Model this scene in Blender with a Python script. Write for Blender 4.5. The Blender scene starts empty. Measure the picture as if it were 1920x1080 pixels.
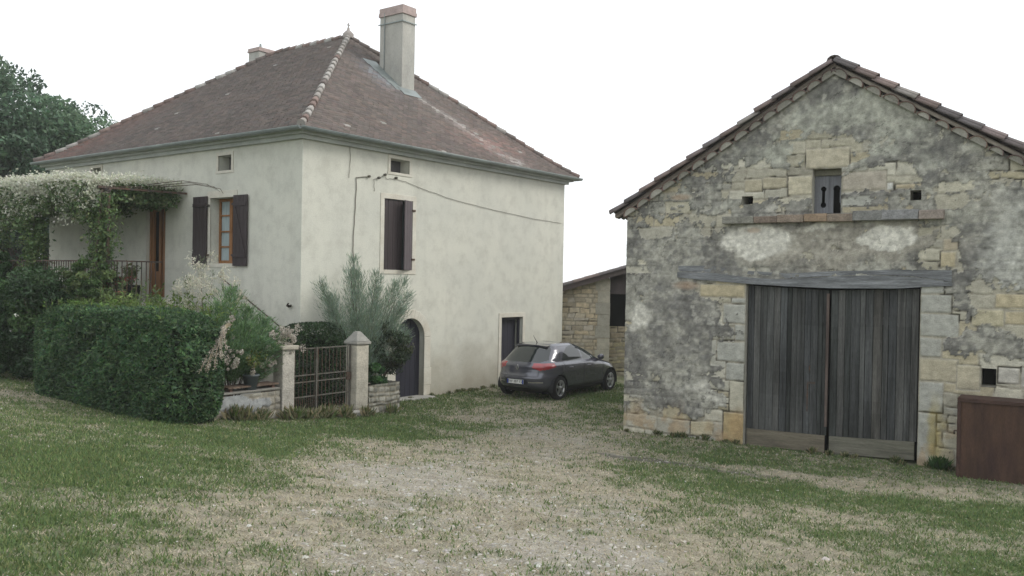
import bpy, math, random
import numpy as np
from mathutils import Vector, Matrix

# ------------------------------------------------------------------ camera, sky, sun, exposure
scene = bpy.context.scene
COL = scene.collection
rng = np.random.default_rng(11)
random.seed(11)
PI = math.pi

EYE = Vector((0.0, 0.0, 3.18))
PITCH, ROLL = -0.01114, 0.01778
cam_d = bpy.data.cameras.new("camera")
cam_d.lens, cam_d.sensor_width, cam_d.clip_end, cam_d.clip_start = 30.5, 36.0, 3000.0, 0.1
cam = bpy.data.objects.new("camera", cam_d)
COL.objects.link(cam)
_F = Vector((0, math.cos(PITCH), math.sin(PITCH)))
_R = Vector((1, 0, 0))
_U = Vector((0, -math.sin(PITCH), math.cos(PITCH)))
_R2 = math.cos(ROLL) * _R + math.sin(ROLL) * _U
_U2 = -math.sin(ROLL) * _R + math.cos(ROLL) * _U
m = Matrix.Identity(4)
for i, v in enumerate((_R2, _U2, -_F)):
    for j in range(3):
        m[j][i] = v[j]
m.translation = EYE
cam.matrix_world = m
scene.camera = cam

SUN_EL, SUN_AZ = math.radians(38), math.radians(88)      # azimuth measured clockwise from +Y
w = bpy.data.worlds.new("World")
scene.world = w
w.use_nodes = True
nt = w.node_tree
nt.nodes.clear()
out = nt.nodes.new("ShaderNodeOutputWorld")
bg = nt.nodes.new("ShaderNodeBackground")
sky = nt.nodes.new("ShaderNodeTexSky")
sky.sky_type = 'NISHITA'
sky.sun_disc = False
sky.sun_elevation, sky.sun_rotation = SUN_EL, SUN_AZ
sky.dust_density, sky.air_density = 4.0, 1.0
mix = nt.nodes.new("ShaderNodeMix")
mix.data_type = 'RGBA'
mix.inputs[0].default_value = 0.86          # a closed white cloud layer over the clear sky
mix.inputs[7].default_value = (10.6, 10.9, 11.1, 1)
nt.links.new(sky.outputs[0], mix.inputs[6])
nt.links.new(mix.outputs[2], bg.inputs[0])
bg.inputs[1].default_value = 0.115
nt.links.new(bg.outputs[0], out.inputs[0])

sd = bpy.data.lights.new("sun", 'SUN')
sd.energy, sd.angle, sd.color = 1.35, math.radians(22), (1.0, 0.965, 0.90)
so = bpy.data.objects.new("sun", sd)
COL.objects.link(so)
sdir = Vector((math.sin(SUN_AZ) * math.cos(SUN_EL), math.cos(SUN_AZ) * math.cos(SUN_EL), math.sin(SUN_EL)))
so.rotation_euler = sdir.to_track_quat('Z', 'Y').to_euler()
so.location = (30, 10, 30)

scene.view_settings.view_transform = 'Standard'
scene.view_settings.look = 'None'
scene.view_settings.exposure = 0.2
scene.view_settings.gamma = 1.0
scene.cycles.max_bounces = 6
scene.cycles.transparent_max_bounces = 6

# ------------------------------------------------------------------ frames of the two buildings
TH, TB = 0.92685, -0.56876
A = Vector((-4.768, 19.565, 0.0))           # near corner of the house
LR, LL, HW = 10.68, 11.86, 6.40             # right wall, left wall, wall height
B = Vector((2.427, 18.417, 0.0))            # left corner of the barn front
BWID, BEAVE, BAPEX, BDEPTH = 8.33, 4.57, 7.11, 9.5
_u = Vector((math.cos(TH), math.sin(TH), 0)); _w = Vector((-math.sin(TH), math.cos(TH), 0))
def HP(s, o, z=0.0):
    "house frame: s along the right wall, o metres out in front of it"
    return A + _u * s - _w * o + Vector((0, 0, z))
def HL(wl, o, z=0.0):
    "along the left wall, o metres out in front of it"
    return A + _w * wl - _u * o + Vector((0, 0, z))
def ground_z(x, y):
    q = -0.7 * np.asarray(x, float) - 0.71 * np.asarray(y, float)
    t = np.clip((q + 14.5) / 14.5, 0, 1.25)
    return 1.5 * t ** 1.5

# ------------------------------------------------------------------ numpy noise
def _hash(ix, iy, seed):
    n = (ix.astype(np.int64) * 374761393 + iy.astype(np.int64) * 668265263 + seed * 974634777) & 0x7fffffff
    n = ((n ^ (n >> 13)) * 1274126177) & 0x7fffffff
    return ((n ^ (n >> 16)) & 0xffff) / 65535.0
def vnoise(x, y, seed=0):
    x = np.asarray(x, float); y = np.asarray(y, float)
    ix, iy = np.floor(x), np.floor(y)
    fx, fy = x - ix, y - iy
    fx = fx * fx * (3 - 2 * fx); fy = fy * fy * (3 - 2 * fy)
    a = _hash(ix, iy, seed); b = _hash(ix + 1, iy, seed); c = _hash(ix, iy + 1, seed); d = _hash(ix + 1, iy + 1, seed)
    return (a * (1 - fx) + b * fx) * (1 - fy) + (c * (1 - fx) + d * fx) * fy
def fbm(x, y, seed=0, octv=4):
    s = 0; a = .5; t = 0
    for k in range(octv):
        s = s + a * vnoise(x * 2 ** k, y * 2 ** k, seed + k * 17); t += a; a *= .55
    return s / t
def sstep(a, b, x):
    t = np.clip((x - a) / (b - a), 0, 1)
    return t * t * (3 - 2 * t)
def lerp3(c0, c1, t):
    return np.asarray(c0) * (1 - t[..., None]) + np.asarray(c1) * t[..., None]

# ------------------------------------------------------------------ materials
MATS = {}
def mat(name, col=(.5, .5, .5), rough=.85, var=.25, scale=2.0, fine=.15, fscale=40, bump=.3, bscale=60,
        bdist=.01, metal=0.0, attr=False, stretch=(1, 1, 1), tint=None, trans=0.0, spec=.35, coat=0.0):
    if name in MATS:
        return MATS[name]
    M = bpy.data.materials.new(name); M.use_nodes = True
    N = M.node_tree.nodes; L = M.node_tree.links
    P = N["Principled BSDF"]
    P.inputs["Roughness"].default_value = rough
    P.inputs["Metallic"].default_value = metal
    P.inputs["Specular IOR Level"].default_value = spec
    P.inputs["Coat Weight"].default_value = coat
    tc = N.new("ShaderNodeTexCoord"); mp = N.new("ShaderNodeMapping")
    mp.inputs["Scale"].default_value = stretch
    L.new(tc.outputs["Object"], mp.inputs[0])
    n1 = N.new("ShaderNodeTexNoise"); n1.inputs["Scale"].default_value = scale; n1.inputs["Detail"].default_value = 6; n1.inputs["Roughness"].default_value = .62
    n2 = N.new("ShaderNodeTexNoise"); n2.inputs["Scale"].default_value = fscale; n2.inputs["Detail"].default_value = 3
    L.new(mp.outputs[0], n1.inputs[0]); L.new(mp.outputs[0], n2.inputs[0])
    r1 = N.new("ShaderNodeMapRange"); r1.inputs[1].default_value = .3; r1.inputs[2].default_value = .7
    r1.inputs[3].default_value = 1 - var; r1.inputs[4].default_value = 1 + var
    r2 = N.new("ShaderNodeMapRange"); r2.inputs[1].default_value = .25; r2.inputs[2].default_value = .75
    r2.inputs[3].default_value = 1 - fine; r2.inputs[4].default_value = 1 + fine
    L.new(n1.outputs[0], r1.inputs[0]); L.new(n2.outputs[0], r2.inputs[0])
    mu = N.new("ShaderNodeMath"); mu.operation = 'MULTIPLY'
    L.new(r1.outputs[0], mu.inputs[0]); L.new(r2.outputs[0], mu.inputs[1])
    base = None
    if attr:
        at = N.new("ShaderNodeAttribute"); at.attribute_name = "Col"; base = at.outputs["Color"]
    elif tint:
        n3 = N.new("ShaderNodeTexNoise"); n3.inputs["Scale"].default_value = scale * .6; n3.inputs["Detail"].default_value = 8; n3.inputs["Roughness"].default_value = .7
        mp3 = N.new("ShaderNodeMapping"); mp3.inputs["Location"].default_value = (7, 3, 5); mp3.inputs["Scale"].default_value = stretch
        L.new(tc.outputs["Object"], mp3.inputs[0]); L.new(mp3.outputs[0], n3.inputs[0])
        rr = N.new("ShaderNodeMapRange"); rr.inputs[1].default_value = .42; rr.inputs[2].default_value = .68
        L.new(n3.outputs[0], rr.inputs[0])
        mx = N.new("ShaderNodeMix"); mx.data_type = 'RGBA'
        mx.inputs[6].default_value = (*col, 1); mx.inputs[7].default_value = (*tint, 1)
        L.new(rr.outputs[0], mx.inputs[0]); base = mx.outputs[2]
    vm = N.new("ShaderNodeVectorMath"); vm.operation = 'SCALE'
    if base is None:
        vm.inputs[0].default_value = col
    else:
        L.new(base, vm.inputs[0])
    L.new(mu.outputs[0], vm.inputs["Scale"])
    L.new(vm.outputs[0], P.inputs["Base Color"])
    if bump > 0:
        n4 = N.new("ShaderNodeTexNoise"); n4.inputs["Scale"].default_value = bscale; n4.inputs["Detail"].default_value = 4
        L.new(mp.outputs[0], n4.inputs[0])
        bp = N.new("ShaderNodeBump"); bp.inputs["Strength"].default_value = bump; bp.inputs["Distance"].default_value = bdist
        L.new(n4.outputs[0], bp.inputs["Height"]); L.new(bp.outputs[0], P.inputs["Normal"])
    if trans > 0:
        tr = N.new("ShaderNodeBsdfTranslucent"); ms = N.new("ShaderNodeMixShader"); ms.inputs[0].default_value = trans
        L.new(vm.outputs[0], tr.inputs[0]); L.new(P.outputs[0], ms.inputs[1]); L.new(tr.outputs[0], ms.inputs[2])
        L.new(ms.outputs[0], N["Material Output"].inputs[0])
    MATS[name] = M
    return M

LEAF = mat("leaf", attr=True, rough=.55, var=.12, scale=1.5, fine=.1, bump=0, trans=.3)
PETAL = mat("petal", attr=True, rough=.8, var=.05, bump=0, trans=.4)
BARK = mat("bark", (.10, .08, .06), .95, .35, 6, bump=.8, bscale=25, bdist=.02, stretch=(1, 1, .3))
STONE = mat("masonry", attr=True, rough=.95, var=.16, scale=7, fine=.16, fscale=55, bump=.9, bscale=55, bdist=.012)
ASHLAR = mat("cut_stone", (.50, .47, .38), .92, .12, 3, .1, bump=.4, bscale=35, tint=(.40, .36, .28))
PALESTONE = mat("pale_surround", (.60, .58, .51), .9, .08, 3, .08, bump=.25, bscale=50, tint=(.52, .48, .40))
TILE = mat("roof_tile", attr=True, rough=.95, spec=.15, var=.10, scale=9, fine=.2, fscale=60, bump=.6, bscale=45)
SHUTTER = mat("brown_shutter_paint", (.040, .030, .032), .55, .2, 3, .1, bump=.2, stretch=(8, 8, .6))
WOODFRAME = mat("varnished_wood", (.26, .12, .045), .5, .3, 3, .15, bump=.2, stretch=(6, 6, .6))
DARKDOOR = mat("dark_door_paint", (.020, .020, .032), .6, .25, 2, .1, bump=.3, stretch=(8, 8, .5))
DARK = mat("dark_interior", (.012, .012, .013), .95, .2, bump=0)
LOFT = mat("loft_shade", (.085, .08, .085), .95, .2, bump=0)
ZINC = mat("zinc", (.24, .27, .265), .5, .2, 2, .1, bump=.1, metal=.35)
IRON = mat("old_iron", (.05, .045, .04), .7, .3, 8, .2, bump=.3, tint=(.12, .06, .035))
PALEIRON = mat("painted_iron", (.115, .11, .095), .75, .25, 8, .2, bump=.3, tint=(.075, .06, .045))
CABLE = mat("grey_cable", (.20, .185, .155), .8, .2, bump=0)
RUST = mat("rust", (.072, .040, .027), .9, .35, 2.2, .25, bump=.5, bscale=30, tint=(.040, .022, .02), stretch=(2.5, 2.5, .5))
OLDWOOD = mat("weathered_wood", attr=True, rough=.95, spec=.12, var=.55, scale=2.2, fine=.35, fscale=30, bump=.8, bscale=22, bdist=.012, stretch=(7, 7, .35))
BEAM = mat("beam_wood", (.225, .235, .245), .95, .42, 3, .25, fscale=30, bump=1, bscale=18, bdist=.02, stretch=(.5, 6, 6), tint=(.13, .135, .14))
LEDGE = mat("ledge_stone", attr=True, rough=.95, var=.3, scale=5, fine=.2, bump=.9, bscale=25, bdist=.02)
GLASS = mat("window_glass", (.10, .13, .14), .08, .2, 1, 0, bump=0, spec=.8)
TERRACOTTA = mat("terracotta", (.36, .17, .11), .9, .25, 5, .15, bump=.4)
CONCRETE = mat("grey_concrete", (.16, .165, .16), .9, .25, 3, .15, bump=.4)
SLAB = mat("worn_slab", (.36, .35, .32), .9, .25, 4, .2, bump=.5)

# the house's lime render: big soft mottling, vertical rain streaks, a stained foot
def house_render():
    M = bpy.data.materials.new("lime_render"); M.use_nodes = True
    N = M.node_tree.nodes; L = M.node_tree.links; P = N["Principled BSDF"]
    P.inputs["Roughness"].default_value = .93; P.inputs["Specular IOR Level"].default_value = .2
    tc = N.new("ShaderNodeTexCoord")
    def noise(sc, det, stretch=(1, 1, 1), rough=.6):
        mp = N.new("ShaderNodeMapping"); mp.inputs["Scale"].default_value = stretch
        n = N.new("ShaderNodeTexNoise"); n.inputs["Scale"].default_value = sc; n.inputs["Detail"].default_value = det; n.inputs["Roughness"].default_value = rough
        L.new(tc.outputs["Object"], mp.inputs[0]); L.new(mp.outputs[0], n.inputs[0]); return n.outputs[0]
    def rng_(src, a, b, c, d):
        r = N.new("ShaderNodeMapRange"); L.new(src, r.inputs[0])
        for k, v in enumerate((a, b, c, d)): r.inputs[k + 1].default_value = v
        return r.outputs[0]
    def mixc(f, c0, c1):
        mx = N.new("ShaderNodeMix"); mx.data_type = 'RGBA'; L.new(f, mx.inputs[0])
        for k, c in ((6, c0), (7, c1)):
            if isinstance(c, tuple): mx.inputs[k].default_value = (*c, 1)
            else: L.new(c, mx.inputs[k])
        return mx.outputs[2]
    c = mixc(rng_(noise(.55, 6, rough=.65), .35, .68, 0, 1), (.625, .62, .545), (.535, .54, .485))
    c = mixc(rng_(noise(2.2, 8, rough=.7), .48, .74, 0, .7), c, (.44, .43, .375))
    c = mixc(rng_(noise(.8, 7, rough=.7), .56, .75, 0, .5), c, (.66, .645, .58))
    c = mixc(rng_(noise(1.3, 5, (3.5, 3.5, .16)), .52, .8, 0, .26), c, (.43, .42, .375))
    sp = N.new("ShaderNodeSeparateXYZ"); L.new(tc.outputs["Object"], sp.inputs[0])
    ad = N.new("ShaderNodeMath"); ad.operation = 'MULTIPLY_ADD'; L.new(noise(1.4, 6), ad.inputs[0]); ad.inputs[1].default_value = -1.9; L.new(sp.outputs[2], ad.inputs[2])
    c = mixc(rng_(ad.outputs[0], -.85, .62, .75, 0), c, (.31, .275, .21))
    f = rng_(noise(34, 3), .3, .7, .93, 1.06)
    vm = N.new("ShaderNodeVectorMath"); vm.operation = 'SCALE'; L.new(c, vm.inputs[0]); L.new(f, vm.inputs["Scale"])
    L.new(vm.outputs[0], P.inputs["Base Color"])
    bp = N.new("ShaderNodeBump"); bp.inputs["Strength"].default_value = .35; bp.inputs["Distance"].default_value = .02
    ad2 = N.new("ShaderNodeMath"); L.new(noise(45, 4), ad2.inputs[0]); L.new(noise(3, 4), ad2.inputs[1])
    L.new(ad2.outputs[0], bp.inputs["Height"]); L.new(bp.outputs[0], P.inputs["Normal"])
    return M
RENDER = house_render()

# ------------------------------------------------------------------ object helpers
def link(o, parent=None):
    COL.objects.link(o)
    if parent is not None:
        o.parent = parent
    return o
def tag(o, label=None, cat=None, group=None, kind=None):
    if label: o["label"] = label
    if cat: o["category"] = cat
    if group: o["group"] = group
    if kind: o["kind"] = kind
    return o
def thing(name, label, cat, loc=(0, 0, 0), rz=0.0, group=None):
    o = bpy.data.objects.new(name, None)
    o.empty_display_size = .2
    o.location = loc; o.rotation_euler = (0, 0, rz)
    link(o)
    return tag(o, label, cat, group)
def mesh_np(name, V, F, mt, parent=None, fc=None, vc=None, smooth=False, mats=None, mi=None):
    V = np.asarray(V, np.float32); F = np.asarray(F, np.int32)
    me = bpy.data.meshes.new(name)
    n, k = F.shape
    me.vertices.add(len(V)); me.vertices.foreach_set("co", V.ravel())
    me.loops.add(n * k); me.loops.foreach_set("vertex_index", F.ravel())
    me.polygons.add(n); me.polygons.foreach_set("loop_start", np.arange(n, dtype=np.int32) * k)
    me.update(calc_edges=True)
    if smooth:
        me.polygons.foreach_set("use_smooth", np.ones(n, bool))
    for c, dom in ((fc, 'FACE'), (vc, 'POINT')):
        if c is not None:
            a = me.attributes.new("Col", 'FLOAT_COLOR', dom)
            cc = np.ones((len(c), 4), np.float32); cc[:, :3] = np.clip(c, 0, 1)
            a.data.foreach_set("color", cc.ravel())
    me.materials.append(mt)
    return link(bpy.data.objects.new(name, me), parent)

class MB:
    "collects shapes for ONE mesh"
    def __init__(s): s.v = []; s.f = []; s.c = []; s.sm = []
    def poly(s, pts, c=None, sm=False):
        b = len(s.v); s.v += [tuple(p) for p in pts]; s.f.append(list(range(b, b + len(pts)))); s.c.append(c); s.sm.append(sm)
    def hexa(s, p, c=None):
        b = len(s.v); s.v += [tuple(q) for q in p]
        for f in ((0, 3, 2, 1), (4, 5, 6, 7), (0, 1, 5, 4), (1, 2, 6, 5), (2, 3, 7, 6), (3, 0, 4, 7)):
            s.f.append([b + i for i in f]); s.c.append(c); s.sm.append(False)
    def box(s, x0, x1, y0, y1, z0, z1, c=None, j=0.0):
        p = [(x0, y0, z0), (x1, y0, z0), (x1, y1, z0), (x0, y1, z0), (x0, y0, z1), (x1, y0, z1), (x1, y1, z1), (x0, y1, z1)]
        if j: p = [tuple(a + random.uniform(-j, j) for a in q) for q in p]
        s.hexa(p, c); return s
    def bar(s, p, q, wd, ht=None, c=None):
        p = Vector(p); q = Vector(q); ht = ht or wd
        d = (q - p).normalized(); up = Vector((0, 0, 1)) if abs(d.z) < .95 else Vector((1, 0, 0))
        a = d.cross(up).normalized() * wd / 2; b = a.cross(d).normalized() * ht / 2
        s.hexa([p - a - b, p + a - b, p + a + b, p - a + b, q - a - b, q + a - b, q + a + b, q - a + b], c); return s
    def tube(s, pts, r, n=6, c=None, close=True):
        pts = [Vector(p) for p in pts]; rs = r if isinstance(r, (list, tuple)) else [r] * len(pts)
        b = len(s.v); prev = None
        for i, p in enumerate(pts):
            d = (pts[min(i + 1, len(pts) - 1)] - pts[max(i - 1, 0)]).normalized()
            if prev is None:
                prev = d.orthogonal().normalized()
            a = (prev - d * prev.dot(d)).normalized(); prev = a; e = d.cross(a)
            for k in range(n):
                t = 2 * PI * k / n
                s.v.append(tuple(p + (a * math.cos(t) + e * math.sin(t)) * rs[i]))
        for i in range(len(pts) - 1):
            for k in range(n):
                s.f.append([b + i * n + k, b + i * n + (k + 1) % n, b + (i + 1) * n + (k + 1) % n, b + (i + 1) * n + k]); s.c.append(c); s.sm.append(True)
        if close:
            s.f.append([b + k for k in range(n)][::-1]); s.c.append(c); s.sm.append(False)
            e0 = b + (len(pts) - 1) * n
            s.f.append([e0 + k for k in range(n)]); s.c.append(c); s.sm.append(False)
        return s
    def lathe(s, prof, cx=0, cy=0, n=20, c=None, axis='z'):
        b = len(s.v)
        for (r, z) in prof:
            for k in range(n):
                t = 2 * PI * k / n
                if axis == 'z': s.v.append((cx + r * math.cos(t), cy + r * math.sin(t), z))
                else: s.v.append((cx + r * math.cos(t), z, cy + r * math.sin(t)))
        for i in range(len(prof) - 1):
            for k in range(n):
                s.f.append([b + i * n + k, b + i * n + (k + 1) % n, b + (i + 1) * n + (k + 1) % n, b + (i + 1) * n + k]); s.c.append(c); s.sm.append(True)
        return s
    def build(s, name, mt, parent=None, bevel=0.0):
        me = bpy.data.meshes.new(name)
        me.from_pydata(s.v, [], s.f); me.update()
        me.polygons.foreach_set("use_smooth", np.array(s.sm, bool))
        if any(c is not None for c in s.c):
            a = me.attributes.new("Col", 'FLOAT_COLOR', 'FACE')
            cc = np.ones((len(s.c), 4), np.float32)
            for i, c in enumerate(s.c): cc[i, :3] = c if c is not None else (.5, .5, .5)
            a.data.foreach_set("color", cc.ravel())
        me.materials.append(mt)
        o = link(bpy.data.objects.new(name, me), parent)
        if bevel:
            bm = o.modifiers.new("bevel", 'BEVEL'); bm.width = bevel; bm.segments = 2; bm.limit_method = 'ANGLE'
        return o
def copy_tree(o, parent=None):
    c = o.copy(); link(c, parent)
    for ch in list(o.children):
        copy_tree(ch, c)
    return c

# ------------------------------------------------------------------ leaves
def unit(n):
    v = rng.normal(size=(n, 3)); return v / np.linalg.norm(v, axis=1)[:, None]
def leaves(name, P, size, mt, parent, cols, aspect=.45, direction=None, spread=1.0, flat=None):
    "one mesh of small folded leaves at points P"
    P = np.asarray(P, float); n = len(P)
    a = unit(n)
    if direction is not None:
        a = np.asarray(direction) + a * spread; a /= np.linalg.norm(a, axis=1)[:, None]
    b = np.cross(a, unit(n)); b /= np.linalg.norm(b, axis=1)[:, None] + 1e-9
    if flat is not None:                      # leaf faces lean to this normal
        b = np.cross(a, np.asarray(flat) + unit(n) * .55); b /= np.linalg.norm(b, axis=1)[:, None] + 1e-9
    nn = np.cross(a, b)
    s = (np.ones(n) * size * rng.uniform(.6, 1.35, n))[:, None]
    V = np.empty((n, 4, 3))
    V[:, 0] = P - a * s; V[:, 1] = P + b * s * aspect + nn * s * .18; V[:, 2] = P + a * s; V[:, 3] = P - b * s * aspect + nn * s * .18
    F = np.arange(n * 4).reshape(n, 4)
    return mesh_np(name, V.reshape(-1, 3), F, mt, parent, fc=cols)
def vary(n, base, amp=.35, hue=.12):
    base = np.asarray(base, float)
    if base.ndim == 1: base = np.tile(base, (n, 1))
    return np.clip(base * (1 + rng.uniform(-amp, amp, (n, 1))) * (1 + rng.uniform(-hue, hue, (n, 3))), .003, .95)
def palette(n, cols, p=None):
    cols = np.asarray(cols); return cols[rng.choice(len(cols), n, p=p)]

# ================================================================== GROUND
def axis_lines(lo, hi, step, far):
    core = np.arange(lo, hi + 1e-6, step)
    g = step * 1.25 ** np.arange(1, 60)
    up = hi + np.cumsum(g); dn = lo - np.cumsum(g)
    return np.concatenate([dn[dn > -far][::-1], core, up[up < far]])
def blob(x, y, cx, cy, rx, ry, rot=0.0, soft=.5):
    c, s = math.cos(rot), math.sin(rot)
    dx = (x - cx) * c + (y - cy) * s; dy = -(x - cx) * s + (y - cy) * c
    return 1 - sstep(1 - soft, 1 + soft, np.sqrt((dx / rx) ** 2 + (dy / ry) ** 2))
def zones(x, y):
    "how green, how bare, how stony the ground is at x, y"
    wx = x + (fbm(x * .5, y * .5, 3) - .5) * 2.6; wy = y + (fbm(x * .5, y * .5, 9) - .5) * 2.6
    dry = np.maximum.reduce([
        blob(wx, wy, -1.2, 11.0, 2.9, 5.0, -.2, .45), blob(wx, wy, 0.2, 8.0, 1.9, 3.4, 0, .5),
        blob(wx, wy, .3, 15.5, 2.2, 4.2, -.5, .5), blob(wx, wy, 1.0, 20.3, 2.6, 2.0, .4, .5) * .75,
        blob(wx, wy, 4.5, 10.6, 2.1, .8, -.3, .5) * .8, blob(wx, wy, 5.2, 13.9, 3.5, .45, -.45, .5) * .8,
        blob(wx, wy, -3.3, 11.3, 1.0, .8, 0, .6) * .5, blob(wx, wy, -9.0, 16.2, 1.2, 1.0, 0, .5) * .7,
        blob(wx, wy, 2.6, 8.0, 1.2, 2.0, 0, .6) * .55])
    green = np.maximum.reduce([
        blob(wx, wy, -4.5, 13.3, 3.0, .95, -.35, .4), blob(wx, wy, -3.0, 15.7, 1.6, .8, .5, .5), blob(wx, wy, -1.4, 17.6, 1.9, .8, -.2, .5) * .8,
        blob(wx, wy, 5.4, 12.6, 3.6, .95, -.2, .5), blob(wx, wy, 3.2, 15.8, 2.5, .5, -.57, .5) * .8,
        blob(wx, wy, 3.0, 22.0, 1.2, 3.0, -.6, .6) * .7, blob(wx, wy, -4.6, 8.0, 1.8, 5.0, 0, .5) * .8, blob(wx, wy, 6, 9.5, 2.2, 3, 0, .6) * .5])
    g = np.clip(.58 + .42 * green - .62 * dry + .30 * sstep(-2.2, -4.5, x) * sstep(14.5, 9, y) + (fbm(x * 1.1, y * 1.1, 21) - .5) * .9 + (fbm(x * 4, y * 4, 31) - .5) * 1.1 + (fbm(x * 12, y * 12, 33, 3) - .5) * .5, 0, 1)
    stone = np.maximum.reduce([blob(wx, wy, -1.5, 11.0, 1.55, 1.8, .3, .5), blob(wx, wy, .5, 7.6, .9, 1.3, 0, .5) * .9,
                               blob(wx, wy, 2.6, 14.5, 1.7, .22, -.33, .5) * .8, blob(wx, wy, -.3, 13.8, 1.2, 1.6, 0, .6) * .6, blob(wx, wy, -.5, 9.6, 1.9, 3.6, -.1, .6) * .55, blob(wx, wy, .6, 17.5, 1.5, 2.6, .1, .6) * .45,
                               blob(wx, wy, 1.3, 16.6, 1.3, 1.0, -.5, .6) * .45])
    stone = np.clip(stone * 1.0 - .22 + (fbm(x * 1.6, y * 1.6, 43) - .5) * 1.4 + (fbm(x * 6, y * 6, 41) - .5) * 1.0, 0, .8) * np.clip(stone * 2.5, 0, 1)
    dark = blob(wx, wy, 2.7, 14.45, 1.5, .16, -.31, .6)
    return g, stone, dark, np.clip(dry, 0, 1)
xs = axis_lines(-9, 11, .07, 150); ys = axis_lines(4, 27, .07, 150)
X, Y = np.meshgrid(xs, ys)
Zg = ground_z(X, Y) + (fbm(X * .6, Y * .6, 5) - .5) * .10 + (fbm(X * 5, Y * 5, 7) - .5) * .022
nearw = np.exp(-np.maximum(np.hypot(X, Y - 14) - 22, 0) / 20)
Zg = Zg * nearw + ground_z(X, Y) * (1 - nearw)
g_, st_, dk_, dry_ = zones(X, Y)
soil = lerp3((.285, .26, .20), (.078, .115, .042), g_)
soil = soil * (1 + (fbm(X * 7, Y * 7, 51) - .5)[..., None] * .6)
soil = lerp3(soil, (.30, .285, .255), st_ * .85) if False else soil * (1 - (st_ * .8)[..., None]) + np.array((.33, .31, .27)) * (st_ * .8)[..., None]
soil = soil * (1 - dk_ * .55)[..., None]
nx, ny = len(xs), len(ys)
idx = np.arange(nx * ny).reshape(ny, nx)
F = np.stack([idx[:-1, :-1], idx[:-1, 1:], idx[1:, 1:], idx[1:, :-1]], -1).reshape(-1, 4)
GROUND = mat("dry_lawn", attr=True, rough=1.0, var=.25, scale=5, fine=.35, fscale=55, bump=1.0, bscale=45, bdist=.03, spec=.1)
gr = mesh_np("ground", np.stack([X, Y, Zg], -1).reshape(-1, 3), F, GROUND, vc=soil.reshape(-1, 3), smooth=True)
tag(gr, kind="structure")
def gz(x, y):
    return ground_z(x, y) + (fbm(np.asarray(x) * .6, np.asarray(y) * .6, 5) - .5) * .10 + (fbm(np.asarray(x) * 5, np.asarray(y) * 5, 7) - .5) * .022

def sample_ground(n, dmin, dmax, power):
    d = dmin + (dmax - dmin) * rng.uniform(0, 1, n) ** power
    ang = np.where(rng.uniform(0, 1, n) < .86, rng.uniform(-.62, .62, n), rng.uniform(-1.12, 1.12, n))
    return d * np.tan(ang), d
HOUSE_IN = lambda x, y: ((((x - A.x) * _u.x + (y - A.y) * _u.y) > .02) & (((x - A.x) * _w.x + (y - A.y) * _w.y) > .02))
BARN_IN = lambda x, y: (((x - B.x) * math.cos(TB) + (y - B.y) * math.sin(TB) > 0) & (-(x - B.x) * math.sin(TB) + (y - B.y) * math.cos(TB) > .05))
x, y = sample_ground(520000, 3.2, 27, 1.3)
g0, s0, d0, r0 = zones(x, y)
keep = (~HOUSE_IN(x, y)) & (~BARN_IN(x, y)) & (rng.uniform(0, 1, len(x)) < (1 - .82 * s0) * (1 - .7 * d0) * (.6 + .4 * g0))
x, y, g0 = x[keep], y[keep], g0[keep]
n = len(x)
isg = rng.uniform(0, 1, n) < .06 + .9 * g0
hgt = np.where(isg, rng.uniform(.018, .048, n), rng.uniform(.008, .024, n)) * (1 + .4 * (y / 20))
tall = rng.uniform(0, 1, n) < .006
hgt = np.where(tall, hgt * 1.8, hgt)
wid = np.where(isg, .0045, .0042) * (1 + y / 8)
ang = rng.uniform(0, 2 * PI, n); lean = np.where(isg, rng.uniform(.2, .9, n), rng.uniform(.6, 2.6, n)) * hgt; la = rng.uniform(0, 2 * PI, n)
z = gz(x, y) - .004
V = np.empty((n, 3, 3))
V[:, 0] = np.stack([x - np.cos(ang) * wid, y - np.sin(ang) * wid, z], -1)
V[:, 1] = np.stack([x + np.cos(ang) * wid, y + np.sin(ang) * wid, z], -1)
V[:, 2] = np.stack([x + np.cos(la) * lean, y + np.sin(la) * lean, z + hgt], -1)
gcol = palette(n, [(.12, .18, .066), (.155, .205, .08), (.105, .16, .075), (.21, .225, .105)], [.36, .34, .18, .12])
dcol = palette(n, [(.42, .37, .27), (.36, .325, .245), (.49, .45, .35), (.28, .275, .165)], [.4, .3, .15, .15])
gc = vary(n, np.where(isg[:, None], gcol, dcol), .22, .06)
BLADE = mat("grass_blade", attr=True, rough=.8, var=.1, bump=0, trans=.25, spec=.15)
gm = mesh_np("grass", V.reshape(-1, 3), np.arange(n * 3).reshape(n, 3), BLADE, fc=gc)
tag(gm, "short mown lawn, half green and half scorched to straw, in the farmyard", "grass", kind="stuff")

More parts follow.
